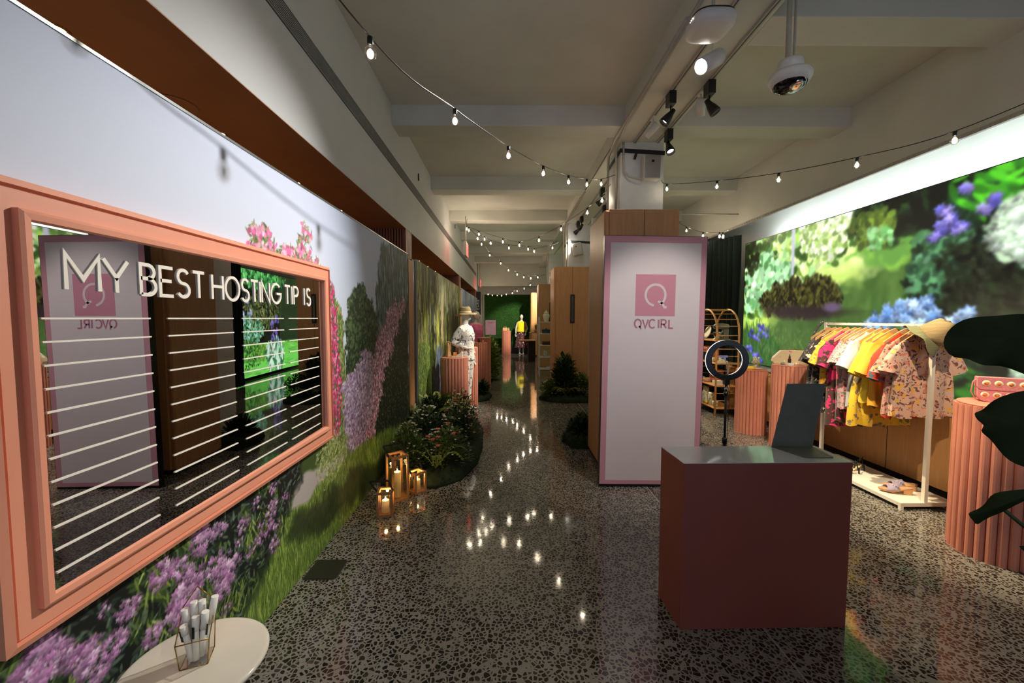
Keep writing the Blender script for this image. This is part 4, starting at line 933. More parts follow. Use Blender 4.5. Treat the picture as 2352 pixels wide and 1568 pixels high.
cl = MB().box(RX - .07, RX - .01, RY - .03, RY - .02, RZ + .022, RZ + .036).box(RX - .045, RX - .03, RY - .04, RY - .015, RZ + .008, RZ + .03).build('phone_clip', plain('clip_lilac', L(150, 150, 190), .3), rl)
MB().tube([(RX + .01, RY, RZ - .15), (RX + .03, RY, RZ - .2), (RX + .02, RY, RZ - .4), (RX + .025, RY + .02, RZ - .9), (RX + .02, RY, .3)], .002, 5).build('cable', M['blackpl'], rl)

# ------------------------------------------------------------------ lanterns with candles
lw = wood('lantern_wood', L(170, 116, 66), L(196, 140, 84), 3)
lg = glass('lantern_glass', (.96, .96, .92, 1), .14)
wax = NT('candle_wax'); wax.base(L(240, 220, 170)); wax.set(Roughness=.5); wax.b.inputs['Subsurface Weight'].default_value = .6; wax.b.inputs['Subsurface Radius'].default_value = (.05, .03, .01)
wax.b.inputs['Emission Color'].default_value = L(255, 190, 90); wax.b.inputs['Emission Strength'].default_value = .10
flm = emit('candle_flame', (1, .72, .28, 1), 18)
def lantern(x, y, w, h, rz, hx, ch, label, clabel):
    t = thing('lantern', label, 'lantern', (x, y, 0), math.radians(rz), group='wooden candle lanterns by the flower bed')
    p = .018; m = MB()
    for sx in (-1, 1):
        for sy in (-1, 1): m.box(sx * w / 2 - (p if sx > 0 else 0), sx * w / 2 + (p if sx < 0 else 0), sy * w / 2 - (p if sy > 0 else 0), sy * w / 2 + (p if sy < 0 else 0), 0, h)
    for z in (0, h - p):
        for s in (-1, 1):
            a = s * w / 2; b = a - s * p; m.box(-w / 2 + p, w / 2 - p, min(a, b), max(a, b), z, z + p); m.box(min(a, b), max(a, b), -w / 2 + p, w / 2 - p, z, z + p)
    m.build('wooden_frame', lw, t, world=False, bevel=.001)
    MB().box(-w / 2 + .004, w / 2 - .004, -w / 2 + .004, w / 2 - .004, .004, .016).build('floor_board', lw, t, world=False)
    for k in range(4):
        R4 = Matrix.Rotation(k * PI / 2, 4, 'Z'); MB().box(-w / 2 + p, w / 2 - p, w / 2 - .010, w / 2 - .008, p, h - p, R4).build('glass_pane', lg, t, world=False)
    s = w / 2; MB().bar((-s, -s * .1, h - .012), (-s * 1.0 + hx, -s * .1, h + w * .62), .014, .003, (0, 1, 0)).bar((s, -s * .1, h - .012), (s + hx * .6, -s * .1, h + w * .62), .014, .003, (0, 1, 0)).bar((-s + hx, -s * .1, h + w * .62), (s + hx * .6, -s * .1, h + w * .62), .014, .003, (0, 1, 0)).build('leather_handle', plain('dark_leather', L(30, 20, 16), .6), t, world=False)
    c = thing('candle', clabel, 'candle', (x, y, .017), group='lit pillar candles in the lanterns')
    MB().lathe([(0, 0), (.030, 0), (.030, ch - .004), (.027, ch), (.02, ch - .004), (0, ch - .006)], 24, caps=False).build('wax', wax.m, c, world=False)
    MB().lathe([(.001, ch - .006), (.005, ch + .002), (.0065, ch + .009), (.003, ch + .021), (.0005, ch + .028)], 12).build('flame', flm, c, world=False)
    lamp('candle_glow', 'POINT', (x, y, .03 + ch + .02), None, .9, (1, .62, .25), .012, parent=c)
lantern(-.985, 3.575, .155, .40, 38, -.05, .225, 'tallest wooden lantern with a lit candle, middle of the three', 'tallest cream pillar candle, inside the tall middle lantern')
lantern(-1.005, 3.285, .125, .20, 8, -.06, .10, 'small wooden lantern nearest the camera, left of the tall lantern', 'short lit candle inside the nearest small lantern')
lantern(-.845, 3.725, .125, .19, 48, -.05, .095, 'small wooden lantern on the right of the tall lantern, beside the flower bed', 'short lit candle inside the right small lantern')

# ------------------------------------------------------------------ hangers and garments on the rack
hw = wood('hanger_wood', L(196, 146, 92), L(222, 176, 118), 2, axis='x')
def hanger_proto():
    t = thing('clothes_hanger', 'pale wooden clothes hanger on the rack rail carrying a garment', 'hanger', (3.49, 4.415, 1.50), group='wooden hangers on the rack rail')
    up, lo = [], []
    for i in range(25):
        s = -1 + 2 * i / 24; x = s * .205; z = -.105 * (abs(s) ** 1.15) * (1.0) + .012 * math.cos(s * PI / 2)
        up.append((x, z)); lo.append((x, z - .030 - .012 * (1 - abs(s))))
    poly = up + lo[::-1]; n = len(poly); m = MB()
    m.loft([[(x, .006 * sgn, z) for x, z in poly] for sgn in (-1, 1)], smooth=False)
    m.build('shoulder_bar', hw, t, world=False, bevel=.001)
    hk = [(0, 0, .0), (0, 0, .030)] + [(0 + .014 * math.sin(a) * 1, 0, .046 + -.014 * math.cos(a) + .0) for a in np.linspace(0, 1.35 * PI, 10)]
    MB().tube([(0, 0, 0), (0, 0, .02), (.010, 0, .032), (.016, 0, .044), (.014, 0, .056), (.004, 0, .062), (-.008, 0, .058), (-.014, 0, .048)], .0017, 6).build('hook', M['chrome'], t, world=False)
    return t
HG = None
def sm(a, b, t): t = max(0, min(1, (t - a) / (b - a))); return t * t * (3 - 2 * t)
def garment(y, name, label, cat, mat, ln, hw_=.21, hem=.23, slv=.22, sw=.075, th=.035, rip=.012, seed=0, rz=0, neck=.075, puff=False, hl=None):
    global HG
    r = random.Random(seed); z0 = 1.50
    if HG is None: HG = hanger_proto(); h = HG; h.location = (3.49, y, z0)
    else: h = dup(HG, (3.49, y, z0))
    h.rotation_euler = (0, 0, rz); h['label'] = hl or ('wooden hanger of the ' + ' '.join(label.split(',')[0].split()[:11]))
    m = MB(); N = 48; rings = []
    ph = [r.random() * 6 for _ in range(4)]
    zs = [-.018, -.035, -.06, -.09, -.12, -.16] + list(np.linspace(-.22, -ln, max(8, int(ln / .05))))
    for z in zs:
        a = sm(-.015, -.12, z); w = neck + (hw_ - neck) * a
        b = sm(-.16, -ln, z); w = w + (hem - hw_) * b; t_ = .012 + (th - .012) * sm(-.02, -.25, z) + .012 * b
        ring = []
        for j in range(N):
            q = 2 * PI * j / N; c, s = math.cos(q), math.sin(q)
            x = w * math.copysign(abs(c) ** .8, c); rp = rip * (.25 + b) * (math.sin(x * 46 + ph[0] + z * 3) + .6 * math.sin(x * 83 + ph[1]))
            yy = t_ * math.copysign(abs(s) ** .6, s) + rp * (1 if abs(s) > .2 else .3)
            zz = z + .008 * math.sin(5 * q + ph[2]) * b - (.02 * (1 - abs(x) / max(w, .01)) if z > -.05 else 0)
            ring.append((x, yy, zz))
        rings.append(ring)
    m.loft(rings, caps=False)
    m.loft([[(x * .97, yy * .9, z + .004) for x, yy, z in rr] for rr in reversed(rings)], caps=False)
    if slv:
        for sd in (-1, 1):
            pr = []; K = 9
            for k in range(K):
                t = k / (K - 1); cx = sd * (hw_ - .05 + .115 * t); cz = -.125 - (slv) * t - .02 * t * t; rx = .055 + (sw - .055) * t
                if puff: rx = .05 + .045 * math.sin(PI * min(1, t * 1.05)) ** .8 + .006 * math.sin(t * 40)
                pr.append([(cx + rx * math.cos(q) * .95 , (.028 + .022 * t) * math.sin(q) + .006 * math.sin(3 * q + ph[3] + t * 4), cz + rx * math.cos(q) * .35 * sd * -1 * -1 + .006 * math.sin(2 * q + ph[1])) for q in np.linspace(0, 2 * PI, 20, endpoint=False)])
            m.loft(pr, caps=False); m.loft([[(x, yy * .93, z) for x, yy, z in rr] for rr in reversed(pr)], caps=False)
            if puff:
                m.tube([(pr[-1][j][0], pr[-1][j][1], pr[-1][j][2]) for j in range(20)] + [pr[-1][0]], .006, 6)
    o = m.build(name, mat); o.location = (3.49, y, z0 - .012); o.rotation_euler = (0, 0, rz)
    return tag(o, label, cat)
C = {}
C['speck'] = printed('speckled_grey', [(L(150, 140, 132), 60, .40, 1.), (L(20, 20, 22), 48, .40, 4.)], L(70, 66, 66))
C['bw'] = printed('black_cream_floral', [(L(206, 190, 160), 20, .44, 1.), (L(120, 104, 86), 28, .36, 6.), (L(16, 14, 16), 30, .38, 3.)], L(36, 32, 32))
C['yo'] = printed('yellow_orange_floral', [(L(200, 120, 40), 24, .38, 1.), (L(196, 90, 110), 30, .34, 8.)], L(226, 174, 40))
C['mag'] = printed('magenta_brown_butterflies', [(L(206, 24, 96), 11, .50, 2.), (L(214, 40, 110), 19, .36, 5.)], L(62, 30, 22), distort=.5)
C['lil'] = printed('lilac_green_floral', [(L(120, 116, 84), 40, .42, 1.), (L(190, 110, 130), 34, .34, 3.), (L(70, 60, 70), 46, .34, 5.)], L(158, 134, 142))
C['mul'] = printed('multi_floral', [(L(190, 62, 60), 26, .36, 1.), (L(106, 130, 88), 34, .38, 3.), (L(110, 70, 90), 44, .34, 5.)], L(190, 150, 150))
C['grey'] = plain('pale_grey_jersey', L(196, 196, 200), .85, var=.03)
C['yg'] = printed('yellow_grey_flowers', [(L(120, 104, 84), 13, .36, 2.), (L(150, 134, 110), 24, .26, 5.)], L(226, 182, 30), distort=.6)
C['ysh'] = printed('bright_yellow_faint_print', [(L(214, 180, 60), 16, .34, 2.)], L(240, 206, 46))
C['gold'] = plain('golden_yellow_jersey', L(240, 176, 56), .85, var=.03)
C['teal'] = printed('red_teal_print', [(L(48, 108, 122), 9, .46, 2.), (L(52, 112, 124), 15, .34, 6.)], L(222, 62, 34), distort=.7)
C['peach'] = printed('peach_floral', [(L(206, 128, 106), 20, .44, 6.), (L(196, 180, 172), 30, .40, 8.), (L(110, 70, 60), 34, .42, 3.), (L(226, 170, 70), 13, .30, 2.)], L(216, 170, 146), distort=.6)
C['peach2'] = printed('peach_floral_darker', [(L(206, 150, 70), 16, .28, 4.), (L(96, 60, 56), 30, .38, 3.), (L(190, 110, 90), 26, .36, 6.)], L(196, 146, 126))
garment(4.415, 'dress', 'dark grey speckled dress, first on the left end of the rack', 'dress', C['speck'], .86, .20, .23, .22, .07, seed=1, rz=.06)
garment(4.33, 'dress', 'black and cream floral ruffled dress, second from the left on the rack', 'dress', C['bw'], .90, .19, .25, .20, .085, rip=.02, seed=2, rz=-.04)
garment(4.26, 'blouse', 'yellow and orange floral blouse showing its sleeve beside the magenta dress', 'blouse', C['yo'], .62, .20, .21, .23, .075, seed=3, rz=.05)
garment(4.17, 'dress', 'magenta and brown butterfly print dress, the longest garment hanging on the rack', 'dress', C['mag'], .99, .19, .19, .24, .08, th=.05, seed=4, rz=.0, puff=True)
garment(4.08, 'dress', 'dark burgundy print dress, its hem showing below the yellow dress', 'dress', C['mag'], .93, .17, .16, 0, seed=14)
garment(4.02, 'blouse', 'lilac and green small floral blouse right of the magenta dress', 'blouse', C['lil'], .78, .20, .21, .20, .08, seed=5, rz=.07)
garment(3.955, 'blouse', 'pink red and green multicoloured floral blouse beside the pale grey shirt', 'blouse', C['mul'], .78, .20, .21, .19, .075, seed=6, rz=-.03)
garment(3.885, 'shirt', 'plain pale grey short sleeved shirt in the middle of the rack', 'shirt', C['grey'], .74, .21, .22, .22, .08, seed=7, rz=.05, rip=.008)
garment(3.80, 'dress', 'yellow dress with grey flower print and flared hem', 'dress', C['yg'], .89, .19, .29, 0, th=.05, rip=.018, seed=8, rz=.04)
garment(3.73, 'blouse', 'bright yellow blouse with flounced sleeve and faint print', 'blouse', C['ysh'], .66, .20, .23, .27, .10, rip=.016, seed=9, rz=.03)
garment(3.655, 'shirt', 'plain golden yellow tee shirt right of the bright yellow blouse', 'shirt', C['gold'], .68, .21, .22, .25, .08, rip=.010, seed=10, rz=.0)
garment(3.56, 'blouse', 'red and teal print blouse with gathered puff sleeve', 'blouse', C['teal'], .76, .20, .18, .28, .08, seed=11, rz=.06, puff=True)
garment(3.47, 'blouse', 'darker peach floral blouse, second from the near end, mostly behind the front one', 'blouse', C['peach2'], .72, .24, .25, .22, .085, seed=12, rz=.04)
garment(3.395, 'blouse', 'peach and yellow floral blouse at the near end of the rack, behind the cream post', 'blouse', C['peach'], .72, .235, .25, .20, .09, rip=.016, seed=13, rz=.02)
# belt strap looped at the far end
st = MB(); rg = []
for t in np.linspace(0, 1, 12):
    p = Vector((3.36, 4.47, 1.34)).lerp(Vector((3.47, 4.46, 1.58)), t); p.x -= .03 * math.sin(PI * t); rg.append([(p.x - .02, p.y, p.z), (p.x + .0, p.y - .005, p.z - .012), (p.x + .004, p.y, p.z - .01), (p.x - .016, p.y + .005, p.z + .003)])
st.loft(rg); tag(st.build('cloth_strap', C['speck']), 'grey speckled cloth strap looped at the far left end of the rack rail', 'strap')
# straw sun hat on the near post
straw = NT('woven_straw'); v = straw.coord(); wv = straw.n('ShaderNodeTexWave'); wv.inputs['Scale'].default_value = 60; wv.inputs['Distortion'].default_value = 3; wv.bands_direction = 'Z'
straw.l(v, wv.inputs['Vector']); straw.base(straw.ramp(wv.outputs[0], [(.2, L(136, 112, 72)), (.8, L(194, 170, 124))])); straw.set(Roughness=.85); straw.bump(wv.outputs[0], .7, .004)
grn = NT('green_straw'); v = grn.coord(); wv = grn.n('ShaderNodeTexWave'); wv.inputs['Scale'].default_value = 60; wv.inputs['Distortion'].default_value = 3; wv.bands_direction = 'Z'
grn.l(v, wv.inputs['Vector']); grn.base(grn.ramp(wv.outputs[0], [(.2, L(98, 100, 66)), (.8, L(156, 156, 116))])); grn.set(Roughness=.85); grn.bump(wv.outputs[0], .7, .004)
def hat(name, label, loc, rot, mats, rc=.088, hc=.115, rb=.185, droop=.5, dent=.02, wav=.02):
    t = thing(name, label, 'hat', loc); Mh = Euler(rot).to_matrix().to_4x4(); n = 48
    def ring(r, z, w=0, ph=0): return [((r + w * .4 * math.sin(3 * a + ph)) * math.cos(a), (r * 1.08) * math.sin(a), z + w * math.sin(2 * a + ph) + w * .5 * math.sin(5 * a)) for a in np.linspace(0, 2 * PI, n, endpoint=False)]
    cr = [ring(rc * 1.06, 0), ring(rc * 1.04, hc * .3), ring(rc, hc * .65), ring(rc * .90, hc * .88), ring(rc * .7, hc, dent * .5), ring(rc * .35, hc - dent, dent * .4), ring(.004, hc - dent * 1.6)]
    MB().loft(cr, M=Mh).build('crown', mats[0], t, world=False)
    br = [ring(rc * 1.05, .002), ring(rc * 1.25, -.012), ring((rc + rb) / 2, -.012 - droop * .04, wav * .5), ring(rb, -.02 - droop * .09, wav), ring(rb, -.024 - droop * .09, wav), ring((rc + rb) / 2, -.018 - droop * .04, wav * .5), ring(rc * 1.0, -.004)]
    MB().loft(br, caps=False, M=Mh).build('brim', mats[1], t, world=False)
    return t
hat('straw_hat', 'floppy crocheted straw hat with greenish brim resting on the near rack post', (3.375, 3.245, 1.455), (math.radians(38), math.radians(40), 0), (straw.m, grn.m), .092, .15, .150, .35, .035, .020)
# ------------------------------------------------------------------ shoes on the rack platform
tan = plain('tan_sole', L(200, 150, 104), .5, var=.06); lilacp = printed('lilac_print', [(L(90, 80, 110), 70, .36, 1.), (L(200, 190, 200), 50, .36, 3.)], L(160, 146, 166))
def clog(x, y, rz, label):
    t = thing('wooden_clog', label, 'shoe', (x, y, .059), rz, group='wooden clogs on the rack platform')
    def outline(k): # sole outline, toe towards +X
        return [(.125 * math.cos(a) * (1.0), (.043 + .006 * math.cos(a)) * math.sin(a) * k) for a in np.linspace(0, 2 * PI, 28, endpoint=False)]
    m = MB(); tp = [(x_, y_, .030 + .028 * sm(.05, -.11, x_)) for x_, y_ in outline(1)]
    bt = [(x_ * .96, y_ * .95, .006 + .012 * max(0, x_ / .125) ** 2 + .030 * sm(.02, -.03, x_)) for x_, y_ in outline(1)]
    m.loft([bt, tp], smooth=False); m.build('sole', tan, t, world=False, bevel=.003)
    MB().loft([[(-.112 + (.0 if z else .010), -.032, z), (-.045, -.034, z), (-.045, .034, z), (-.112 + (.0 if z else .010), .032, z)] for z in (0, .042)], smooth=False).build('heel', tan, t, world=False, bevel=.003)
    s = MB(); rr = []
    for k in range(15):
        a = PI * k / 14; r2 = [(.085, ), (-.02, )]
        rr.append([(.082 - .02 * math.sin(a), .050 * math.cos(a), .024 + .036 * math.sin(a)), (-.012, .051 * math.cos(a), .034 + .050 * math.sin(a)), (-.012, .047 * math.cos(a), .031 + .047 * math.sin(a)), (.082 - .02 * math.sin(a), .046 * math.cos(a), .022 + .033 * math.sin(a))])
    s.loft(rr).build('strap', lilacp, t, world=False)
clog(3.435, 3.52, math.radians(158), 'wooden heeled clog with lilac print strap, front one of the pair on the white platform')
clog(3.555, 3.60, math.radians(158), 'wooden heeled clog with lilac print strap, rear one of the pair on the white platform')
def sandal(x, y, rz, label):
    t = thing('strappy_sandal', label, 'shoe', (x, y, .059), rz, group='black strappy heels on the rack platform')
    rings = []
    for k in range(13):
        s = k / 12; xx = .115 - .22 * s; z = .006 + .05 * sm(.45, .95, s); w = .034 * (math.sin(PI * min(1, s * 1.15 + .08)) ** .5) * (1 if s < .5 else .8)
        rings.append([(xx, -w, z), (xx, w, z), (xx, w, z + .006), (xx, -w, z + .006)])
    MB().loft(rings, smooth=False).build('insole', plain('beige_insole', L(214, 190, 140), .6), t, world=False)
    MB().tube([(-.085, 0, .056), (-.09, 0, .03), (-.092, 0, .001)], [.012, .007, .008], 8).build('heel', M['blackpl'], t, world=False)
    q = MB()
    for x0, x1, h in ((.07, .03, .035), (.03, .07, .04), (.02, -.02, .045), (-.02, .02, .05), (-.06, -.07, .085)):
        q.tube([(x0 + (x1 - x0) * i / 10, .038 * math.cos(PI * i / 10), .015 + (.05 if x0 < 0 else 0) * .5 + h * math.sin(PI * i / 10)) for i in range(11)], .0035, 6)
    q.tube([(-.07, 0, .115), (-.04, .03, .14), (-.02, .05, .12), (-.05, .02, .11), (-.09, -.03, .135), (-.10, -.05, .12), (-.07, 0, .112)], .003, 6)
    q.build('straps', M['blackpl'], t, world=False)
sandal(3.40, 3.98, math.radians(165), 'black strappy heeled sandal, front one, by the podium corner on the white platform')
sandal(3.52, 4.06, math.radians(165), 'black strappy heeled sandal with bow, rear one on the white platform')

# ------------------------------------------------------------------ things on the right pedestals
clu = printed('clutch_flowers', [(L(236, 226, 216), 12, .30, 9.), (L(226, 130, 165), 14, .26, 2.), (L(110, 60, 120), 24, .18, 5.)], L(206, 184, 144), .6)
cb = thing('clutch_bag', 'octagonal beige clutch with pink flower print on the taller salmon pedestal', 'bag', (3.58, 5.02, 1.031))
Mc = Matrix.Translation((3.56, 5.04, 1.032)) @ Matrix.Rotation(math.radians(34 - 60), 4, 'Z') @ Matrix.Scale(1.12, 4)
oc = [(-.20, 0), (-.215, .03), (-.205, .07), (-.13, .155), (.13, .155), (.205, .07), (.215, .03), (.20, 0)]
MB().loft([[(x * k, y, z * (1 if abs(y) < .04 else .97)) for x, z in oc] for y, k in ((-.05, .96), (-.035, 1), (.035, 1), (.05, .96))], smooth=False, M=Mc).build('body', clu, cb, bevel=.004)
MB().tube([(-.14, 0, .157), (.14, 0, .157)], .004, 8, M=Mc).tube([(-.02, 0, .157), (.0, 0, .17), (.02, 0, .157)], .005, 8, M=Mc).build('clasp', M['brass'], cb)
db = thing('dropper_bottle', 'small dark amber dropper bottle on the flat pedestal top before the clutch', 'bottle', (3.42, 4.93, 1.031))
MB().lathe([(0, 0), (.018, 0), (.018, .045), (.010, .055), (.010, .06)], 16, (3.42, 4.92, 1.062), caps=False).build('bottle', plain('amber_glass', L(60, 26, 16), .12), db)
MB().lathe([(.011, .058), (.011, .075), (.006, .08), (.006, .10), (0, .102)], 14, (3.42, 4.92, 1.062), caps=False).build('cap', M['blackpl'], db)
tag(MB().box(3.425 - .03, 3.425 + .03, 4.89, 4.95, 1.031, 1.061).build('riser_block', M['whitepl'], bevel=.002), 'small white riser block under the dropper bottle', 'block')
tag(MB().lathe([(0, 0), (.02, 0), (.02, .03), (0, .032)], 16, (3.37, 4.97, 1.031), caps=False).build('cream_jar', plain('green_jar', L(110, 130, 116), .2)), 'tiny greenish jar left of the dropper bottle', 'jar')
tag(MB().lathe([(0, 0), (.05, 0), (.062, .012), (.062, .030), (.05, .042), (0, .045)], 28, (3.345, 5.60, .896), caps=False).build('lemon_soap', plain('yellow_soap', L(236, 190, 50), .4)), 'yellow round soap on the lower salmon pedestal behind the ring light', 'soap')
tag(MB().lathe([(0, 0), (.05, 0), (.075, .018), (.07, .018), (.04, .006), (0, .006)], 28, (3.44, 5.60, .896), caps=False).build('dish', plain('pink_dish', L(214, 160, 136), .3)), 'shallow pink dish between soap and glass jar', 'dish')
gj = thing('glass_jar', 'clear glass jar filled with pale flowers on the lower salmon pedestal', 'jar', (3.50, 5.73, .896))
MB().lathe([(.05, 0), (.062, .005), (.066, .04), (.06, .10), (.045, .12), (.047, .13)], 24, (3.50, 5.73, .896), caps=False).build('glass', glass('jar_glass', (.97, 1, .98, 1), .2), gj)
q = MB(); r = random.Random(3)
for i in range(26): a = r.random() * 6.28; d = r.random() * .04; q.ball((3.50 + d * math.cos(a), 5.73 + d * math.sin(a), .915 + r.random() * .14), .012 + .008 * r.random(), 8, 5)
q.build('dried_flowers', printed('dried_flower_mix', [(L(190, 180, 210), 60, .4, 1.), (L(110, 130, 70), 70, .4, 4.)], L(214, 206, 160)), gj)
# pink embroidered bag on the near pedestal
pb = thing('shoulder_bag', 'pink embroidered shoulder bag with flower medallions on the near right pedestal', 'bag', (3.35, 2.70, 1.031))
pkc = plain('pink_weave', L(206, 130, 132), .8, var=.12, nscale=120, bump=.3)
Mb = Matrix.Translation((3.37, 2.70, 1.031)) @ Matrix.Rotation(math.radians(-38), 4, 'Z')
def rr(w, h, r_, n=5): 
    out = []
    for cx, cz, a0 in ((w - r_, r_, -90), (w - r_ * .3, h - r_ * .3, 0), (-w + r_ * .3, h - r_ * .3, 90), (-w + r_, r_, 180)):
        rad = r_ if cz == r_ else r_ * .3
        for i in range(n + 1): a = math.radians(a0 + 90 * i / n); out.append((cx + rad * math.cos(a), cz + rad * math.sin(a)))
    return out
MB().loft([[(x * k, y, z) for x, z in rr(.15, .165, .05)] for y, k in ((-.035, .97), (-.028, 1), (.028, 1), (.035, .97))], smooth=False, M=Mb).build('body', pkc, pb)
MB().loft([[(x * k, y, z + .085) for x, z in rr(.152, .083, .02)] for y, k in ((-.041, .98), (-.036, 1.0), (.036, 1), (.04, .98))], smooth=False, M=Mb).build('flap', pkc, pb)
MB().tube([(-.15, 0, .15), (-.165, 0, .13), (-.172, 0, .06), (-.15, 0, .012), (-.13, 0, .004)], .008, 8, M=Mb, flat=.5).build('strap', plain('pink_strap', L(196, 120, 120), .6), pb)
cr_ = plain('medallion_cream', L(232, 214, 180), .8); orr = printed('medallion_flower', [(L(196, 60, 40), 60, .45, 1.), (L(120, 120, 50), 60, .4, 3.)], L(216, 130, 60))
for i in range(5):
    for z, yy in ((.128, -.0415), (.048, -.0355)):
        cx = -.11 + i * .055 + (.0 if z > .1 else -.003)
        MB().lathe([(.021, 0), (.021, .001), (0, .0015)], 18, caps=False, M=Mb @ Matrix.Translation((cx, yy, z)) @ Matrix.Rotation(PI / 2, 4, 'X')).build('medallion', cr_, pb)
        MB().lathe([(.012, 0), (.012, .002), (0, .003)], 12, caps=False, M=Mb @ Matrix.Translation((cx, yy - .0005, z)) @ Matrix.Rotation(PI / 2, 4, 'X')).build('embroidered_flower', orr, pb)

# ------------------------------------------------------------------ mannequins
skin = plain('mannequin_white', L(224, 216, 202), .35, var=.015)
def remesh(o, v, sm_=4):
    m = o.modifiers.new('remesh', 'REMESH'); m.mode = 'VOXEL'; m.voxel_size = v; m.use_smooth_shade = True
    s = o.modifiers.new('smooth', 'SMOOTH'); s.iterations = sm_; s.factor = .5
def oval(cx, cy, z, rx, ry, n=20, p=.9): return [(cx + rx * math.copysign(abs(math.cos(a)) ** p, math.cos(a)), cy + ry * math.sin(a), z) for a in np.linspace(0, 2 * PI, n, endpoint=False)]
def hand(m, w, d, side, curl=0.0):
    w = Vector(w); d = Vector(d).normalized(); s = d.cross(Vector((0, -1, 0.2))).normalized() * side; n = s.cross(d)
    m.tube([w, w + d * .03, w + d * .075], [.022, .030, .030], 10, flat=.5)
    for i, (o, l) in enumerate(((-.024, .062), (-.008, .074), (.008, .070), (.024, .056))):
        b = w + d * .072 + s * o; m.tube([b, b + d * l * .5 + n * curl * .3, b + d * l + n * curl], [.0095, .009, .007], 8)
    b = w + d * .025 - s * .026; m.tube([b, b + d * .03 - s * .020, b + d * .058 - s * .024], [.011, .010, .008], 8)
def torso(m, g=0.0, z0=.80, z1=1.50, neck=True):
    T = [(.80, .165, .105, 0), (.88, .172, .115, .0), (.96, .158, .105, 0), (1.06, .124, .088, -.005), (1.14, .125, .09, -.005), (1.24, .145, .108, -.015), (1.32, .158, .112, -.015), (1.40, .168, .095, 0), (1.46, .155, .075, .01), (1.49, .09, .058, .015)]
    m.loft([oval(0, cy, z, rx + g, ry + g) for z, rx, ry, cy in T if z0 <= z <= z1])
def mannequin(x, y, rz, label, arms, legs=((-.085, .0), (.085, 0)), sc_=1.0):
    t = thing('mannequin', label, 'mannequin', (x, y, 0), rz); m = MB(); torso(m)
    m.tube([(0, .02, 1.46), (0, .012, 1.52), (0, .0, 1.60)], [.062, .05, .05], 14)
    m.ball((0, -.012, 1.665), (.072, .092, .108), 20, 12); m.ball((0, -.05, 1.60), (.045, .045, .035), 12, 8)
    m.tube([(0, -.10, 1.68), (0, -.118, 1.655), (0, -.105, 1.642)], [.008, .013, .010], 8)
    m.tube([(-.02, -.098, 1.622), (0, -.104, 1.62), (.02, -.098, 1.622)], [.004, .007, .004], 6)
    for s in (-1, 1): m.ball((s * .073, .005, 1.665), (.01, .018, .028), 8, 6); m.ball((s * .028, -.09, 1.687), (.016, .01, .009), 8, 6)
    for s, (el, wr, hd_) in zip((-1, 1), arms):
        m.tube([(s * .13, .012, 1.42), (s * .175, .01, 1.40), el, wr], [.05, .046, .036, .024], 12); hand(m, wr, Vector(hd_), s, .015)
    for s, (fx, fy) in zip((-1, 1), legs):
        m.tube([(s * .085, 0, .86), (s * .088, -.01, .70), (s * .08 + fx * .0, -.005, .48), (s * .082, .01, .34), (fx, fy + .02, .09)], [.098, .088, .056, .056, .034], 14)
        m.tube([(fx, fy + .04, .05), (fx, fy - .02, .05), (fx, fy - .11, .022), (fx, fy - .16, .018)], [.03, .036, .028, .016], 12, flat=.8)
    o = m.build('body', skin, t, world=False); remesh(o, .0075, 3)
    MB().lathe([(.16, 0), (.162, .006), (.155, .009), (0, .009)], 40, (0, .02, 0), caps=False).build('base_plate', M['whitepl'], t, world=False)
    return t
def sleeve(m, s, el, wr, r0=.062, r1=.056, upto=1.0):
    el = Vector(el); wr = Vector(wr); e = el.lerp(wr, upto)
    m.tube([(s * .11, .012, 1.43), (s * .18, .01, 1.40), tuple((Vector((s * .18, .01, 1.40)) + el) / 2), tuple(el), tuple(e)], [r0 * .95, r0, r0, r1, r1 * .9], 16)
palm = printed('palm_print_shirt', [(L(92, 96, 110), 13, .40, 2.), (L(64, 66, 78), 22, .30, 5.)], L(226, 220, 208), distort=.9)
arms1 = (((-.225, .15, 1.20), (-.17, -.10, 1.09), (.75, -.55, .05)), ((.215, .03, 1.14), (.235, -.05, .90), (0, -.15, -1)))
a = mannequin(-.735, 7.13, math.radians(72), 'white mannequin in palm print shirt, trousers and straw hat by the left pedestals', arms1, ((-.075, .0), (.075, 0)))
s_ = MB(); torso(s_, .022, .88, 1.47); s_.loft([oval(0, 0, .90, .19, .135), oval(0, 0, 1.0, .175, .13), oval(0, -.01, 1.2, .165, .13)])
sleeve(s_, -1, *arms1[0][:2], .07, .062, .72); sleeve(s_, 1, *arms1[1][:2], .07, .06, .75)
for k, x in ((1, .055), (-1, -.055)): s_.tube([(x * 1.2, .05, 1.49), (x, -.06, 1.46), (x * .3, -.12, 1.38)], [.02, .022, .012], 8)
o = s_.build('shirt', palm, a, world=False); remesh(o, .009, 2)
for k in range(5): MB().ball((.02, -.153 - .004 * k % 2, 1.34 - k * .095), (.007, .004, .007), 8, 5).build('button', M['blackpl'], a, world=False)
p_ = MB()
for s in (-1, 1): p_.tube([(s * .08, 0, .92), (s * .088, 0, .74), (s * .082, 0, .48), (s * .078, .01, .22), (s * .075, .02, .12)], [.11, .10, .072, .06, .05], 16)
o = p_.build('trousers', palm, a, world=False); remesh(o, .010, 2)
bs = MB()
for s in (-1, 1):
    bs.tube([(s * .075 + .036 * math.cos(q), -.075, .02 + .036 * abs(math.sin(q))) for q in np.linspace(0, PI, 9)], .006, 6).tube([(s * .075 + .034 * math.cos(q), -.02, .035 + .036 * abs(math.sin(q))) for q in np.linspace(0, PI, 9)], .006, 6)
    bs.box(s * .075 - .036, s * .075 + .036, -.17, .06, .008, .02)
bs.build('sandals', M['blackpl'], a, world=False)
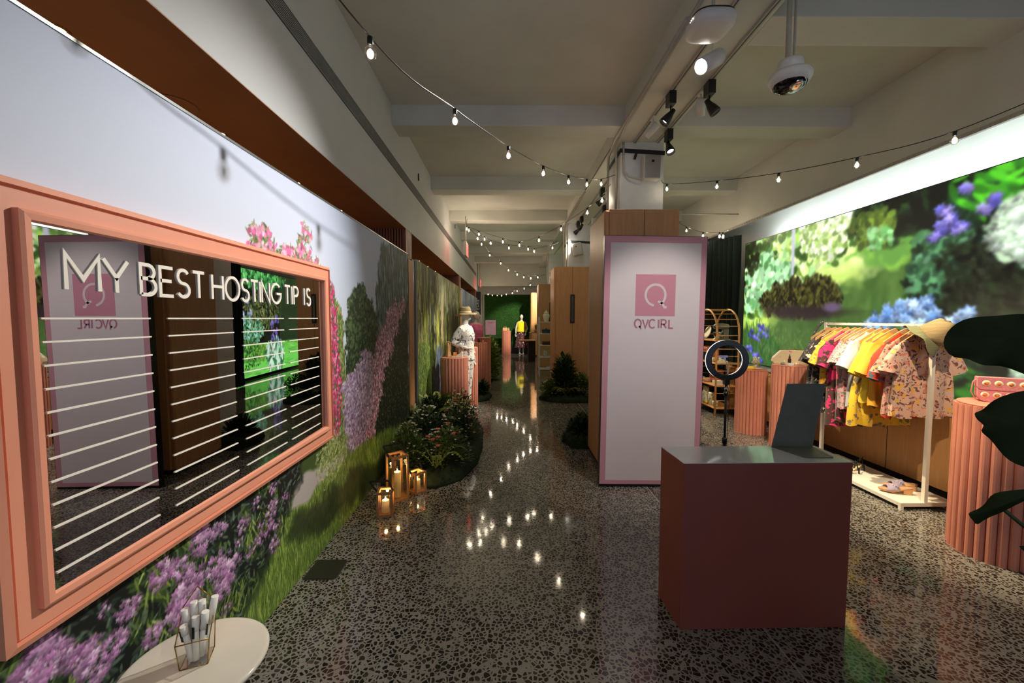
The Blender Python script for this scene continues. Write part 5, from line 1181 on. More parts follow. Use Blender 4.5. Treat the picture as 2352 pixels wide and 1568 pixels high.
h = hat('straw_hat', 'tan straw hat with wide brim and pale band, worn by the palm print mannequin', (-.742, 7.13, 1.70), (0, math.radians(-5), 0), (straw.m, straw.m), .098, .10, .19, .15, .012, .014)
MB().lathe([(.104, .004), (.105, .022), (.102, .022), (.100, .004)], 40, caps=False, sy=1.08).build('band', plain('pale_band', L(214, 190, 146), .7), h, world=False)
arms2 = (((-.215, .04, 1.16), (-.20, -.10, .95), (.1, -.5, -.8)), ((.215, .03, 1.14), (.235, -.05, .90), (0, -.15, -1)))
b_ = mannequin(-.78, 10.0, math.radians(60), 'white mannequin in a bright pink top behind the left rear pedestals', arms2)
s_ = MB(); torso(s_, .03, .80, 1.47); sleeve(s_, -1, *arms2[0][:2], .085, .085, .5); sleeve(s_, 1, *arms2[1][:2], .085, .085, .5); s_.loft([oval(0, 0, .55, .24, .19), oval(0, 0, .9, .19, .14)])
o = s_.build('pink_dress', plain('hot_pink_cloth', L(240, 120, 165), .8, var=.15, nscale=6), b_, world=False); remesh(o, .012, 2)
arms3 = (((-.245, .03, 1.14), (-.255, -.02, .92), (0, -.1, -1)), ((.265, .04, 1.15), (.17, -.12, .95), (-.35, -.35, -.8)))
c_ = mannequin(.60, 18.3, math.radians(6), 'white mannequin in yellow top and dark floral skirt before the green wall', arms3)
s_ = MB(); s_.loft([oval(0, 0, z, rx, ry) for z, rx, ry in ((1.00, .20, .14), (1.2, .185, .14), (1.34, .19, .135), (1.42, .20, .11), (1.47, .13, .08))])
o = s_.build('yellow_top', plain('yellow_cloth', L(232, 216, 20), .8), c_, world=False); remesh(o, .012, 2)
MB().loft([[(rr_ * math.cos(q) * (1 + .05 * math.sin(9 * q)), .8 * rr_ * math.sin(q) * (1 + .05 * math.sin(9 * q)), z) for q in np.linspace(0, 2 * PI, 72, endpoint=False)] for z, rr_ in ((.30, .29), (.55, .25), (.8, .205), (1.01, .15))], caps=False).build('floral_skirt', printed('dark_floral', [(L(206, 170, 140), 13, .36, 1.), (L(150, 60, 70), 18, .30, 4.)], L(58, 24, 32)), c_, world=False)
# ------------------------------------------------------------------ small things on the left and far pedestals
tn = plain('tan_leather', L(206, 160, 110), .5, var=.06)
wd = thing('wedge_sandal', 'tan wedge sandal standing on its toe on the front left pedestal', 'shoe', (-1.0, 6.84, .956))
MB().loft([[(-1.0 - w, 6.84, z), (-1.0, 6.84 - d, z), (-1.0 + w, 6.84, z), (-1.0, 6.84 + d, z)] for z, w, d in ((.957, .06, .05), (1.02, .045, .045), (1.10, .04, .035), (1.16, .045, .03), (1.20, .03, .025))]).build('sole', tn, wd, bevel=.006)
MB().tube([(-1.0 + .04 * math.cos(q), 6.82, 1.18 + .035 * math.sin(q)) for q in np.linspace(-.5, 3.6, 12)], .007, 6).tube([(-.97, 6.83, 1.19), (-.955, 6.83, 1.12), (-.96, 6.83, 1.05)], .006, 6).build('ankle_strap', tn, wd)
w2 = thing('wedge_sandal', 'white and orange patterned wedge sandal lying beside the tan one', 'shoe', (-.85, 6.78, .956))
MB().loft([[(x, 6.72, z0_), (x, 6.78, z0_), (x, 6.78, .957), (x, 6.72, .957)] for x, z0_ in ((-.93, .985), (-.88, .985), (-.82, 1.01), (-.77, 1.045), (-.75, 1.04))], smooth=False).build('wedge_sole', plain('white_wedge', L(226, 214, 190), .5), w2, bevel=.003)
MB().loft([[(-.90 + .05 * k_, 6.75 + .034 * math.cos(q), .985 + .055 * math.sin(q)) for k_ in (0, .5, 1)] for q in np.linspace(0, PI, 9)], closed=False, caps=False).build('orange_strap', printed('orange_strap_print', [(L(236, 210, 70), 50, .4, 2.)], L(226, 104, 40)), w2)
bt = pot(-.64, 9.0, 1.066, .018, .11, plain('dark_bottle', L(50, 26, 20), .2), 'bottle', 'small dark bottle on the pedestal before the pink dressed mannequin', 'bottle', [(0, 0), (.018, 0), (.018, .07), (.008, .08), (.008, .11), (0, .11)])
pot(-.56, 9.05, 1.066, .03, .05, plain('pink_jar', L(214, 120, 120), .3), 'jar', 'small pink jar beside the dark bottle', 'jar')
hb = thing('handbag', 'small peach handbag on the lone far pedestal', 'bag', (-.13, 18.1, 1.061))
MB().loft([[(-.13 + sx_ * w, 18.1 + dy_, z) for sx_, dy_ in ((-1, -.04), (1, -.04), (1, .04), (-1, .04))] for z, w in ((1.062, .10), (1.10, .115), (1.19, .10))], smooth=False).build('body', plain('peach_leather', L(222, 170, 120), .5), hb, bevel=.01)
MB().tube([(-.19, 18.1, 1.19), (-.18, 18.1, 1.235), (-.08, 18.1, 1.235), (-.07, 18.1, 1.19)], .006, 6).build('handle', tn, hb)
pot(.03, 18.1, 1.061, .022, .13, plain('cream_bottle', L(226, 206, 160), .4), 'bottle', 'slim cream bottle beside the peach handbag on the far pedestal', 'bottle', [(0, 0), (.03, 0), (.03, .05), (.014, .07), (.016, .13), (0, .13)])

# ------------------------------------------------------------------ far end of the hall
gw = MB(); nx, nz = 110, 120; rg_ = random.Random(5)
vv = [[(-1.10 + 2.12 * i / nx, 18.84 - .035 * rg_.random(), .32 + 2.36 * j / nz) for i in range(nx + 1)] for j in range(nz + 1)]
gw.loft(vv, closed=False, caps=False)
gt = thing('moss_wall', 'dark green moss wall panel closing the far end of the hall', 'wall panel', (-.04, 18.9, .0))
gw.build('moss', M['moss'], gt); MB().box(-1.10, 1.02, 18.86, 19.05, .31, 2.69).build('backing', M['black'], gt)
MB().box(-1.10, 1.02, 18.80, 19.05, 0, .31).build('base_panel', plain('dark_brown_panel', L(48, 34, 28), .4), gt)
po = thing('poster_stand', 'pink poster in a dark frame on a stand before the moss wall', 'sign', (-.62, 14.6, 0))
MB().box(-.83, -.41, 14.6, 14.63, .99, 1.56).build('frame', M['black'], po, bevel=.004)
MB().box(-.81, -.43, 14.594, 14.6, 1.01, 1.54).build('poster', plain('poster_pink', L(206, 160, 176), .5), po)
MB().box(-.70, -.54, 14.59, 14.594, 1.45, 1.462).box(-.72, -.52, 14.59, 14.594, 1.42, 1.428).build('printed_lines', plain('poster_text', L(170, 90, 110), .5), po)
MB().box(-.63, -.61, 14.61, 14.63, .02, 1.0).box(-.77, -.47, 14.50, 14.76, 0, .02).build('stand_pole', M['black'], po)
bl = thing('blade_sign', 'narrow black vertical blade sign on the left wall past the last mural', 'sign', (-1.25, 17.3, 1.9))
MB().box(-1.35, -1.15, 17.30, 17.34, 1.75, 2.72).build('sign_board', M['blackpl'], bl)
q = MB(); 
for k, ch in enumerate('READ'): letters(q, ch, -1.285, -1.215, 2.30 - k * .11, .07, .012, .002, Matrix(((1, 0, 0, 0), (0, 0, -1, 17.30), (0, 1, 0, 0), (0, 0, 0, 1))))
q.build('sign_lettering', M['whitepl'], bl)
# white shelving rack with its things
et = thing('shelving_rack', 'white metal shelving rack with five levels beside the second oak cabinet', 'shelf', (1.08, 11.4, 0))
wm2 = plain('rack_white', L(206, 202, 194), .45, var=.02)
for x in (.86, 1.58):
    for y in (11.2, 11.62): MB().box(x - .012, x + .012, y - .012, y + .012, 0, 1.64).build('post', wm2, et)
for z in (.20, .53, .86, 1.18, 1.50): MB().box(.86, 1.58, 11.2, 11.62, z - .012, z + .006).build('shelf_board', wm2, et)
MB().tube([(.88, 11.63, .55), (1.5, 11.63, 1.16)], .003, 5).tube([(1.5, 11.63, .22), (.88, 11.63, .84)], .003, 5).build('brace_wire', wm2, et)
pot(1.06, 11.38, 1.507, .085, .26, plain('ivory_porcelain', L(222, 216, 190), .3), 'ginger_jar', 'ivory lidded ginger jar on top of the white shelving rack', 'vase', [(0, 0), (.055, 0), (.06, .02), (.075, .08), (.098, .16), (.094, .20), (.06, .225), (.055, .235), (.075, .245), (.05, .275), (.018, .29), (.016, .305), (.022, .32), (0, .335)])
cs = pot(1.06, 11.38, 1.187, .11, .09, plain('slate_blue_enamel', L(54, 72, 84), .25), 'casserole', 'slate blue lidded casserole on the second level of the white rack', 'pot', [(0, 0), (.10, 0), (.118, .03), (.118, .085), (.13, .087), (.10, .11), (.02, .125), (.02, .14), (0, .145)])
o = MB().box(.95, 1.25, 11.28, 11.48, .867, .96).build('serving_tray', plain('brown_tray', L(70, 46, 34), .5), bevel=.006); tag(o, 'dark brown tray on the middle level of the white rack', 'tray')
pot(1.03, 11.38, .537, .055, .17, printed('leaf_canister', [(L(90, 96, 90), 40, .4, 2.)], L(214, 208, 190)), 'canister', 'white canister with grey leaf pattern on the fourth level', 'canister', [(0, 0), (.05, 0), (.058, .16), (.05, .17), (0, .16)])
pot(1.22, 11.34, .207, .05, .15, printed('leaf_canister_two', [(L(90, 96, 90), 40, .4, 5.)], L(206, 200, 186)), 'canister', 'smaller patterned white canister on the lowest level of the white rack', 'canister', [(0, 0), (.045, 0), (.05, .14), (0, .15)])
o = MB().box(1.06, 1.16, 11.28, 11.36, .207, .26).build('gift_box', M['whitepl'], bevel=.002); tag(o, 'small white box on the lowest level of the white rack', 'box')
tb2 = thing('display_table', 'low table with thin wooden top and dark slatted base near the far end', 'table', (.78, 15.2, 0))
MB().box(.42, 1.02, 14.9, 15.6, .77, .80).build('table_top', M['oak'], tb2, bevel=.003)
s_ = MB(); x = .74
while x < 1.0: s_.box(x, x + .02, 15.0, 15.5, 0, .77); x += .035
s_.build('slatted_base', plain('dark_slats', L(60, 38, 28), .6), tb2)
tb3 = thing('display_table', 'taller oak table with open leg frame beside the far cabinet', 'table', (1.05, 16.6, 0))
MB().box(.86, 1.30, 16.4, 16.9, 1.00, 1.03).build('table_top', M['oak'], tb3)
for x in (.87, 1.27):
    for y in (16.41, 16.87): MB().box(x, x + .02, y, y + .02, 0, 1.0).build('leg', M['oak'], tb3)
pp = thing('potted_plant', 'small green plant in a terracotta pot on the far oak table', 'plant', (1.08, 16.5, 1.031))
MB().lathe([(0, 0), (.06, 0), (.08, .11), (.07, .11), (0, .09)], 20, (1.12, 16.52, 1.031), caps=False).build('pot', terra, pp)
q = MB(); r = random.Random(9)
for i in range(70): a = r.random() * 6.28; q.leaf((1.12, 16.52, 1.12), (math.cos(a) * .5, math.sin(a) * .5, 1), (math.cos(a), math.sin(a), .2), .14 + .12 * r.random(), .02, .3)
q.build('foliage', plain('fresh_green', L(96, 120, 50), .6, var=.3), pp)
for i in range(3): pot(.95 + .05 * i, 16.45 + .03 * i, 1.031, .02, .07 + .02 * (i % 2), M['whitepl'], 'small_bottle', ['leftmost tiny white bottle before the potted plant', 'middle tiny white bottle before the potted plant', 'rightmost tiny white bottle before the potted plant'][i], 'bottle', [(0, 0), (.02, 0), (.02, .05), (.008, .06), (.008, .08), (0, .08)])

# ------------------------------------------------------------------ flower beds and plants
def leafmat(name, c, var=.3, rough=.5):
    t = NT(name); v = t.coord(); n = t.noise(v, 22, 3); a = tuple(x * (1 - var) for x in c[:3]) + (1,); b = tuple(min(1, x * (1 + var * 1.4)) for x in c[:3]) + (1,)
    t.base(t.ramp(n.outputs[0], [(.3, a), (.7, b)])); t.set(Roughness=rough); t.b.inputs['Specular IOR Level'].default_value = .35
    return t.m
G1 = leafmat('dark_leaf', L(42, 62, 24)); G2 = leafmat('mid_leaf', L(78, 98, 38)); G3 = leafmat('light_leaf', L(122, 134, 56)); G4 = leafmat('moss_ground', L(30, 42, 16), rough=.9)
def foliage(m, cx, cy, cz, rx, ry, h, n, ln, w, r, up=.5):
    for _ in range(n):
        a = r.random() * 2 * PI; e = math.asin(r.random() ** .8); k = .55 + .45 * r.random()
        d = Vector((math.cos(a) * math.cos(e), math.sin(a) * math.cos(e), math.sin(e)))
        p = (cx + rx * d.x * k, cy + ry * d.y * k, cz + h * d.z * k)
        o = (d + Vector((r.uniform(-.6, .6), r.uniform(-.6, .6), up * r.random()))).normalized()
        m.leaf(p, o, (d.x * .3, d.y * .3, 1), ln * (.6 + .8 * r.random()), w * (.7 + .6 * r.random()), .3)
def moss_bed(name, label, poly, h, seed):
    r = random.Random(seed); m = MB(); cx = sum(p[0] for p in poly) / len(poly); cy = sum(p[1] for p in poly) / len(poly); rings = []
    N = 64; P = []
    for i in range(N):
        t = i / N * len(poly); a = poly[int(t) % len(poly)]; b = poly[(int(t) + 1) % len(poly)]; f = t - int(t); P.append((a[0] + (b[0] - a[0]) * f, a[1] + (b[1] - a[1]) * f))
    for k, z in ((1.0, .002), (.985, .03), (.93, h * .6), (.8, h * .9), (.5, h), (.05, h * 1.05)):
        rings.append([(cx + (x - cx) * k * (1 + .02 * r.random()), cy + (y - cy) * k * (1 + .02 * r.random()), z * (.8 + .4 * r.random())) for x, y in P])
    m.loft(rings)
    for i in range(1500):
        q = P[r.randrange(N)]; k = r.random() ** .5; m.leaf((cx + (q[0] - cx) * k, cy + (q[1] - cy) * k, h * (.2 + .8 * (1 - k ** 4)) * .95), (r.uniform(-1, 1), r.uniform(-1, 1), .8), (0, 0, 1), .035, .01, .1)
    return tag(m.build(name, G4), label, 'moss')
def shrub(name, label, cat, x, y, z, rx, ry, h, n, ln, w, mat, seed, flowers=None, stem=True, grp=None):
    t = thing(name, label, cat, (x, y, z), group=grp); r = random.Random(seed); m = MB(); foliage(m, x, y, z, rx, ry, h, n, ln, w, r); foliage(m, x, y, z, rx * .6, ry * .6, h * .7, n // 3, ln, w, r)
    if x < -.9: m.v = [(max(q[0], -1.26), q[1], q[2]) for q in m.v]
    m.build('foliage', mat, t)
    if stem:
        s = MB()
        for _ in range(7): a = r.random() * 6.28; s.tube([(x + .01 * math.cos(a), y + .01 * math.sin(a), z - .02), (x + rx * .3 * math.cos(a), y + ry * .3 * math.sin(a), z + h * .4), (x + rx * .6 * math.cos(a), y + ry * .6 * math.sin(a), z + h * .75)], .004, 5)
        s.build('stems', G1, t)
    if flowers:
        for nm, col, cnt, sz in flowers:
            q = MB()
            for _ in range(cnt):
                a = r.random() * 2 * PI; e = math.asin(min(1, .25 + .75 * r.random())); d = Vector((math.cos(a) * math.cos(e), math.sin(a) * math.cos(e), math.sin(e)))
                p = Vector((x + rx * d.x * 1.05, y + ry * d.y * 1.05, z + h * d.z * 1.05)); q.ball(tuple(p), (sz * .5, sz * .5, sz * .3), 7, 4)
                for k in range(6): b = k * PI / 3; q.leaf(tuple(p), (math.cos(b), math.sin(b), .35), (0, 0, 1), sz, sz * .6, .1)
            q.build(nm, plain(nm + '_petals', col, .6, var=.12), t)
    return t
def lily(x, y, z, label, seed, n=26, ln=.30):
    t = thing('peace_lily', label, 'plant', (x, y, z)); r = random.Random(seed); m = MB(); s = MB()
    for i in range(n):
        a = r.random() * 6.28; e = r.uniform(.5, 1.2); l = r.uniform(.12, .34); d = Vector((math.cos(a) * math.cos(e), math.sin(a) * math.cos(e), math.sin(e)))
        p = Vector((x, y, z)) + d * l; s.tube([(x, y, z - .02), tuple(p)], .003, 5)
        m.leaf(tuple(p), (d.x, d.y, d.z * .5), (-d.x * .4, -d.y * .4, 1), ln * r.uniform(.6, 1.05), ln * .36, .35, .12)
    m.v = [(max(q[0], -1.26), q[1], q[2]) for q in m.v]; m.build('leaves', [G2, G3][seed % 2], t); s.build('stems', G2, t); return t
def fern(x, y, z, label, seed, R=.3):
    t = thing('fern', label, 'plant', (x, y, z)); r = random.Random(seed); m = MB()
    for i in range(16):
        a = r.random() * 6.28; c = []; 
        for k in range(12):
            u = k / 11; c.append(Vector((x + R * u * math.cos(a), y + R * u * math.sin(a), z + R * .9 * math.sin(u * 2.3) * .7)))
        for k in range(1, 12):
            d = (c[k] - c[k - 1]).normalized(); sd = d.cross(Vector((0, 0, 1))).normalized()
            for s in (-1, 1): m.leaf(tuple(c[k]), tuple(sd * s + d * .5), (0, 0, 1), .055 * (1.1 - k / 12), .012, .2)
        m.tube([tuple(p) for p in c], .002, 4, caps=False)
    m.build('fronds', G3, t); return t
moss_bed('moss_bed', 'dark moss mound under the left flower bed beside the lanterns', [(-1.22, 3.86), (-.95, 3.80), (-.68, 3.78), (-.46, 3.98), (-.34, 4.4), (-.32, 5.0), (-.35, 5.7), (-.48, 6.3), (-.68, 6.5), (-1.20, 6.5)], .12, 1)
WFL = [('white_blossoms', L(224, 220, 200), 46, .020)]
shrub('daisy_bush', 'daisy bush nearest the tall lantern, small white flowers', 'plant', -1.02, 4.14, .06, .20, .24, .46, 1000, .045, .018, G2, 1, [('white_blossoms', L(206, 204, 184), 60, .016), ('yellow_blossoms', L(196, 180, 60), 10, .014)])
shrub('daisy_bush', 'white daisy bush in the middle of the left flower bed', 'plant', -.94, 4.75, .06, .27, .28, .50, 900, .05, .018, G1, 2, [('daisy_blossoms', L(236, 232, 212), 46, .024)])
shrub('flower_bush', 'bush with coral and white flowers at the front of the left bed', 'plant', -.66, 4.32, .05, .26, .34, .40, 900, .05, .018, G2, 3, [('coral_blossoms', L(206, 96, 78), 9, .036), ('white_blossoms', L(210, 206, 190), 30, .016)])
shrub('flower_bush', 'bush with pink and yellow flowers beside the front left pedestal', 'plant', -.62, 5.15, .05, .27, .36, .46, 1000, .05, .018, G1, 4, [('rose_blossoms', L(190, 90, 100), 12, .034), ('yellow_blossoms', L(190, 170, 80), 12, .028), ('white_blossoms', L(200, 196, 180), 40, .018)])
shrub('flower_bush', 'taller bush with coral blooms leaning against the front left pedestal', 'plant', -.70, 5.90, .05, .26, .32, .50, 900, .05, .018, G2, 5, [('coral_blossoms', L(200, 96, 70), 10, .04), ('white_blossoms', L(206, 200, 180), 20, .02)])
lily(-1.10, 5.30, .10, 'broad leaved lily plant by the brown post at the left flower bed', 2, 26, .34)
lily(-1.02, 5.95, .12, 'broad leaved lily plant with upright leaves beside the front pedestal', 3, 26, .36)
fern(-.72, 4.02, .10, 'feathery fern at the front edge of the left flower bed', 4, .32)
shrub('boxwood_bush', 'dark leafy mass at the back of the left bed behind the lilies', 'plant', -1.05, 5.70, .05, .20, .40, .46, 900, .08, .03, G1, 8)
moss_bed('moss_bed', 'small dark moss patch behind the second left pedestal', [(-.60, 7.75), (-.38, 7.9), (-.33, 8.3), (-.5, 8.7), (-.8, 8.6), (-.85, 7.9)], .10, 2)
shrub('leafy_plant', 'dark leafy plant on the moss patch behind the second left pedestal', 'plant', -.56, 8.25, .06, .18, .28, .26, 500, .09, .035, G1, 9)
for i, (x, y, h, lab) in enumerate(((-.52, 10.6, 1.05, 'tall bushy plant right of the left rear pedestals'), (-.46, 11.5, .95, 'second tall bushy plant farther along the left side of the aisle'), (-.58, 12.5, 1.0, 'third tall bushy plant below the pink poster'))):
    shrub('tall_plant', lab, 'plant', x, y, .02, .24, .35, h, 1100, .13, .05, G3 if i < 2 else G2, 20 + i, grp='tall bushy plants along the left of the aisle')
moss_bed('moss_bed', 'dark moss mound before the second oak cabinet', [(.62, 8.1), (.75, 7.78), (1.1, 7.62), (1.5, 7.66), (1.72, 7.95), (1.6, 8.35), (.75, 8.42)], .12, 3)
shrub('flower_bush', 'low bush with small white flowers, left part of the bed before the second cabinet', 'plant', .85, 8.02, .08, .24, .26, .30, 800, .06, .022, G2, 30, WFL)
shrub('schefflera_plant', 'tallest dark glossy plant in the middle of the bed before the second cabinet', 'plant', 1.12, 8.12, .10, .26, .26, .78, 900, .11, .04, G1, 31)
shrub('flower_bush', 'bush with cream flowers, right part of the bed before the second cabinet', 'plant', 1.45, 8.02, .08, .26, .26, .44, 900, .06, .022, G2, 32, [('cream_blossoms', L(190, 180, 140), 40, .02)])
fern(1.12, 7.85, .10, 'fern at the front of the bed before the second cabinet', 33, .28)
moss_bed('moss_bed', 'small dark moss mound at the far foot of the nearest oak cabinet', [(.70, 5.25), (.78, 4.98), (.95, 4.92), (1.2, 4.95), (1.25, 5.5), (.8, 5.6)], .14, 4)
shrub('leafy_plant', 'small dark leafy plant at the far foot of the nearest oak cabinet', 'plant', .98, 5.28, .08, .20, .22, .26, 600, .07, .028, G1, 34)

# ------------------------------------------------------------------ large leaved plant at the right edge, close to the camera
fg = thing('fiddle_leaf_fig', 'dark large leaved potted fig at the right edge, closest to the camera', 'plant', (1.62, 1.02, 0))
FM = leafmat('fig_leaf', L(30, 40, 12), .2, .6); FM.node_tree.nodes['Principled BSDF'].inputs['Specular IOR Level'].default_value = .12
MB().lathe([(0, 0), (.13, 0), (.16, .26), (.15, .26), (0, .22)], 28, (1.62, 1.02, 0), caps=False).build('pot', plain('dark_planter', L(40, 38, 36), .6), fg)
MB().tube([(1.62, 1.02, .2), (1.60, 1.03, .7), (1.64, 1.02, 1.2), (1.60, 1.03, 1.75)], [.018, .015, .012, .006], 8).build('trunk', plain('fig_bark', L(70, 54, 40), .8), fg)
def big_leaf(outline, base):
    """outline = photo points of the blade met with a gently cupped surface at its own distance"""
    P = [Vector(at(px, py, y=yy)) for px, py, yy in outline]; c = sum(P, Vector()) / len(P)
    m = MB(); n = len(P); nrm = Vector((.15, -.8, .6)).normalized()
    top = []
    for k in (0, .25, .5, .75, .92, 1):
        Q = list(P)
        for _ in range(int((1 - k) * 14)): Q = [(Q[i - 1] + Q[i] * 2 + Q[(i + 1) % n]) / 4 for i in range(n)]
        top.append([tuple(c.lerp(Q[i], k) + nrm * (.016 * (1 - k * k) - .005 * k * math.sin(i * .7))) for i, p in enumerate(P)])
    m.loft(top, caps=False); m.loft([[tuple(Vector(q) - nrm * .0012) for q in r_] for r_ in reversed(top)], caps=False)
    m.loft([[tuple(Vector(q)) for q in top[-1]], [tuple(Vector(q) - nrm * .0012) for q in top[-1]]], caps=False)
    m.build('leaf', FM, fg, sub=1); MB().tube([tuple(c), base], .004, 6).build('leaf_stalk', G1, fg)
big_leaf([(2166, 800, .93), (2172, 770, .93), (2190, 748, .92), (2215, 730, .91), (2250, 725, .90), (2290, 727, .89), (2330, 722, .88), (2380, 724, .87), (2440, 750, .87), (2450, 800, .88), (2430, 850, .88), (2380, 866, .88), (2340, 848, .89), (2300, 836, .90), (2262, 842, .90), (2232, 832, .91), (2215, 822, .92), (2190, 826, .93)], (1.60, 1.03, 1.30))
big_leaf([(2236, 946, .90), (2252, 944, .90), (2268, 936, .89), (2285, 916, .88), (2320, 902, .87), (2380, 890, .86), (2440, 930, .86), (2440, 1020, .86), (2400, 1085, .86), (2350, 1072, .87), (2320, 1056, .87), (2300, 1030, .88), (2285, 1010, .88), (2266, 998, .89), (2248, 988, .89), (2262, 978, .89), (2240, 968, .90)], (1.62, 1.03, 1.05))
big_leaf([(2220, 1178, .86), (2240, 1172, .86), (2262, 1164, .85), (2276, 1146, .85), (2282, 1130, .85), (2320, 1126, .84), (2370, 1122, .83), (2400, 1130, .83), (2370, 1142, .83), (2330, 1160, .84), (2300, 1180, .85), (2268, 1188, .85), (2250, 1208, .86), (2240, 1196, .86)], (1.61, 1.03, .85))
big_leaf([(2338, 1250, .84), (2352, 1256, .84), (2390, 1240, .83), (2420, 1270, .83), (2390, 1290, .83), (2352, 1268, .84)], (1.61, 1.03, .70))
for i in range(9):
    r = random.Random(50 + i); a = r.uniform(-1.2, 1.2); z = .6 + i * .13; d = Vector((math.cos(a), math.sin(a) * .6 - .1, .35))
    m = MB(); m.leaf((1.62 + .04 * d.x, 1.02 + .04 * d.y, z), tuple(d), (0, 0, 1), .26, .17, .3, .1); m.build('leaf', FM, fg, sub=2)

# ------------------------------------------------------------------ string lights: a cord with sockets and clear globe bulbs
bglass = glass('bulb_glass', (1, .98, .94, 1), .16)
filament = emit('bulb_filament', (1, .84, .58, 1), 45)
def bulb_meshes():
    a = MB().lathe([(.0, .0), (.012, .0), (.013, -.006), (.013, -.030), (.011, -.034), (0, -.034)], 14, caps=False).build('socket', M['blackpl'])
    b = MB().lathe([(.010, -.032), (.012, -.038), (.019, -.046), (.0245, -.058), (.0255, -.070), (.022, -.083), (.013, -.092), (.001, -.095)], 20, caps=False).build('bulb_globe', bglass)
    c = MB().ball((0, 0, -.066), (.0085, .0085, .019), 8, 6).build('filament', filament)
    return a, b, c
_B = None
def string(label, pts, bulbs, r=.0035, power=.35, big=1.0):
    """pts = cord control points, bulbs = bulb positions on the cord"""
    global _B
    t = thing('string_light', label, 'string lights', tuple(bulbs[0]))
    cu = bpy.data.curves.new('c', 'CURVE'); m = MB()
    P = [Vector(p) for p in pts]; out = []
    for i in range(len(P) - 1):     # Catmull-Rom
        p0, p1, p2, p3 = P[max(i - 1, 0)], P[i], P[i + 1], P[min(i + 2, len(P) - 1)]
        for k in range(8):
            u = k / 8; out.append(.5 * ((2 * p1) + (p2 - p0) * u + (2 * p0 - 5 * p1 + 4 * p2 - p3) * u * u + (3 * p1 - p0 - 3 * p2 + p3) * u ** 3))
    out.append(P[-1]); bpy.data.curves.remove(cu)
    m.tube([tuple(p) for p in out], r, 6); m.build('cord', M['blackpl'], t)
    for b in bulbs:
        b = Vector(b)
        if _B is None: src = bulb_meshes(); _B = src; s, g, f = src
        else: s, g, f = [o.copy() for o in _B]; [COL.objects.link(o) for o in (s, g, f)]
        for o in (s, g):
            o.parent = t; o.location = b - Vector(t.location); o.scale = (big,) * 3
        f.parent = g; f.location = (0, 0, 0); f.scale = (1, 1, 1)
        if power: lamp('bulb_glow', 'POINT', b + Vector((0, 0, -.066 * big)), None, power, (1, .84, .64), .02, parent=t)
    return t
def chain(data):
    return [at(px, py, y=y) for px, py, y in data]
# first string: from the left fascia overhead to the nearest column
S1 = [(850, 85, 1.78), (1045, 250, 2.38), (1168, 336, 3.02), (1248, 381, 3.70), (1306, 403, 4.32), (1348, 411, 4.88), (1381, 411, 5.30)]
b1 = chain(S1)
string('string of clear globe bulbs crossing from overhead left to the nearest white column', [(-1.33, .10, 3.55), (-1.05, .75, 3.16)] + b1 + [(1.42, 5.42, 3.47)], b1)
S2 = [(1532, 422, 5.15), (1647, 415, 4.62), (1789, 397, 4.02), (1969, 361, 3.48), (2194, 301, 3.00)]
b2 = chain(S2)
string('string of clear globe bulbs from the nearest column along to the right bulkhead', [(1.98, 5.34, 3.40)] + b2 + [(3.97, 2.66, 3.26)], b2)
hook = (-.93, 9.25, 3.66)
# far strings radiating from a hook under the ceiling beam
b3 = chain([(1077, 521, 9.0), (1100, 530, 8.9), (1155, 547, 8.5), (1193, 555, 8.2), (1238, 543, 7.7), (1289, 517, 7.1), (1349, 477, 6.4), (1383, 448, 5.95)])
string('upper far string of bulbs sagging from the ceiling hook to the nearest column', [hook] + b3 + [(1.42, 5.75, 3.45)], b3, power=3.4, big=1.15)
b4 = chain([(1072, 518, 9.2), (1097, 540, 9.3), (1113, 542, 9.35), (1127, 551, 9.4), (1169, 562, 9.55), (1213, 565, 9.7), (1227, 570, 9.75), (1269, 562, 9.8)])
string('middle far string of bulbs sagging from the ceiling hook to the second column', [hook] + b4 + [(1.2, 9.85, 3.40)], b4, power=3.4, big=1.15)
b5 = chain([(1106, 554, 10.0), (1125, 580, 11.2), (1150, 599, 12.0), (1168, 615, 12.7), (1188, 625, 13.2), (1203, 631, 13.5), (1219, 634, 13.8), (1235, 632, 14.1)])
string('long far string of bulbs descending from the ceiling hook to the third column', [hook] + b5 + [(1.30, 14.3, 3.10)], b5, power=3.4, big=1.15)
b6 = chain([(1121, 672, 17.6), (1131, 674, 17.4), (1142, 674.5, 17.2), (1152, 674.5, 17.0), (1163, 672, 16.8), (1177, 669, 16.5), (1188, 664, 16.0), (1204, 658, 15.5), (1218, 650, 14.9)])
string('farthest string of bulbs drooping in front of the green moss wall', [at(1112, 667, y=17.8)] + b6 + [(1.30, 14.8, 3.2)], b6, power=3.4, big=1.15)
b7 = chain([(1577, 521, 8.2), (1615, 533, 7.6), (1653, 533, 7.05), (1661, 533, 6.6)])
string('string of bulbs right of the column above the banner and dark curtain', [at(1540, 500, y=8.8)] + b7 + [at(1676, 527, y=6.2)], b7, power=3.4, big=1.15)

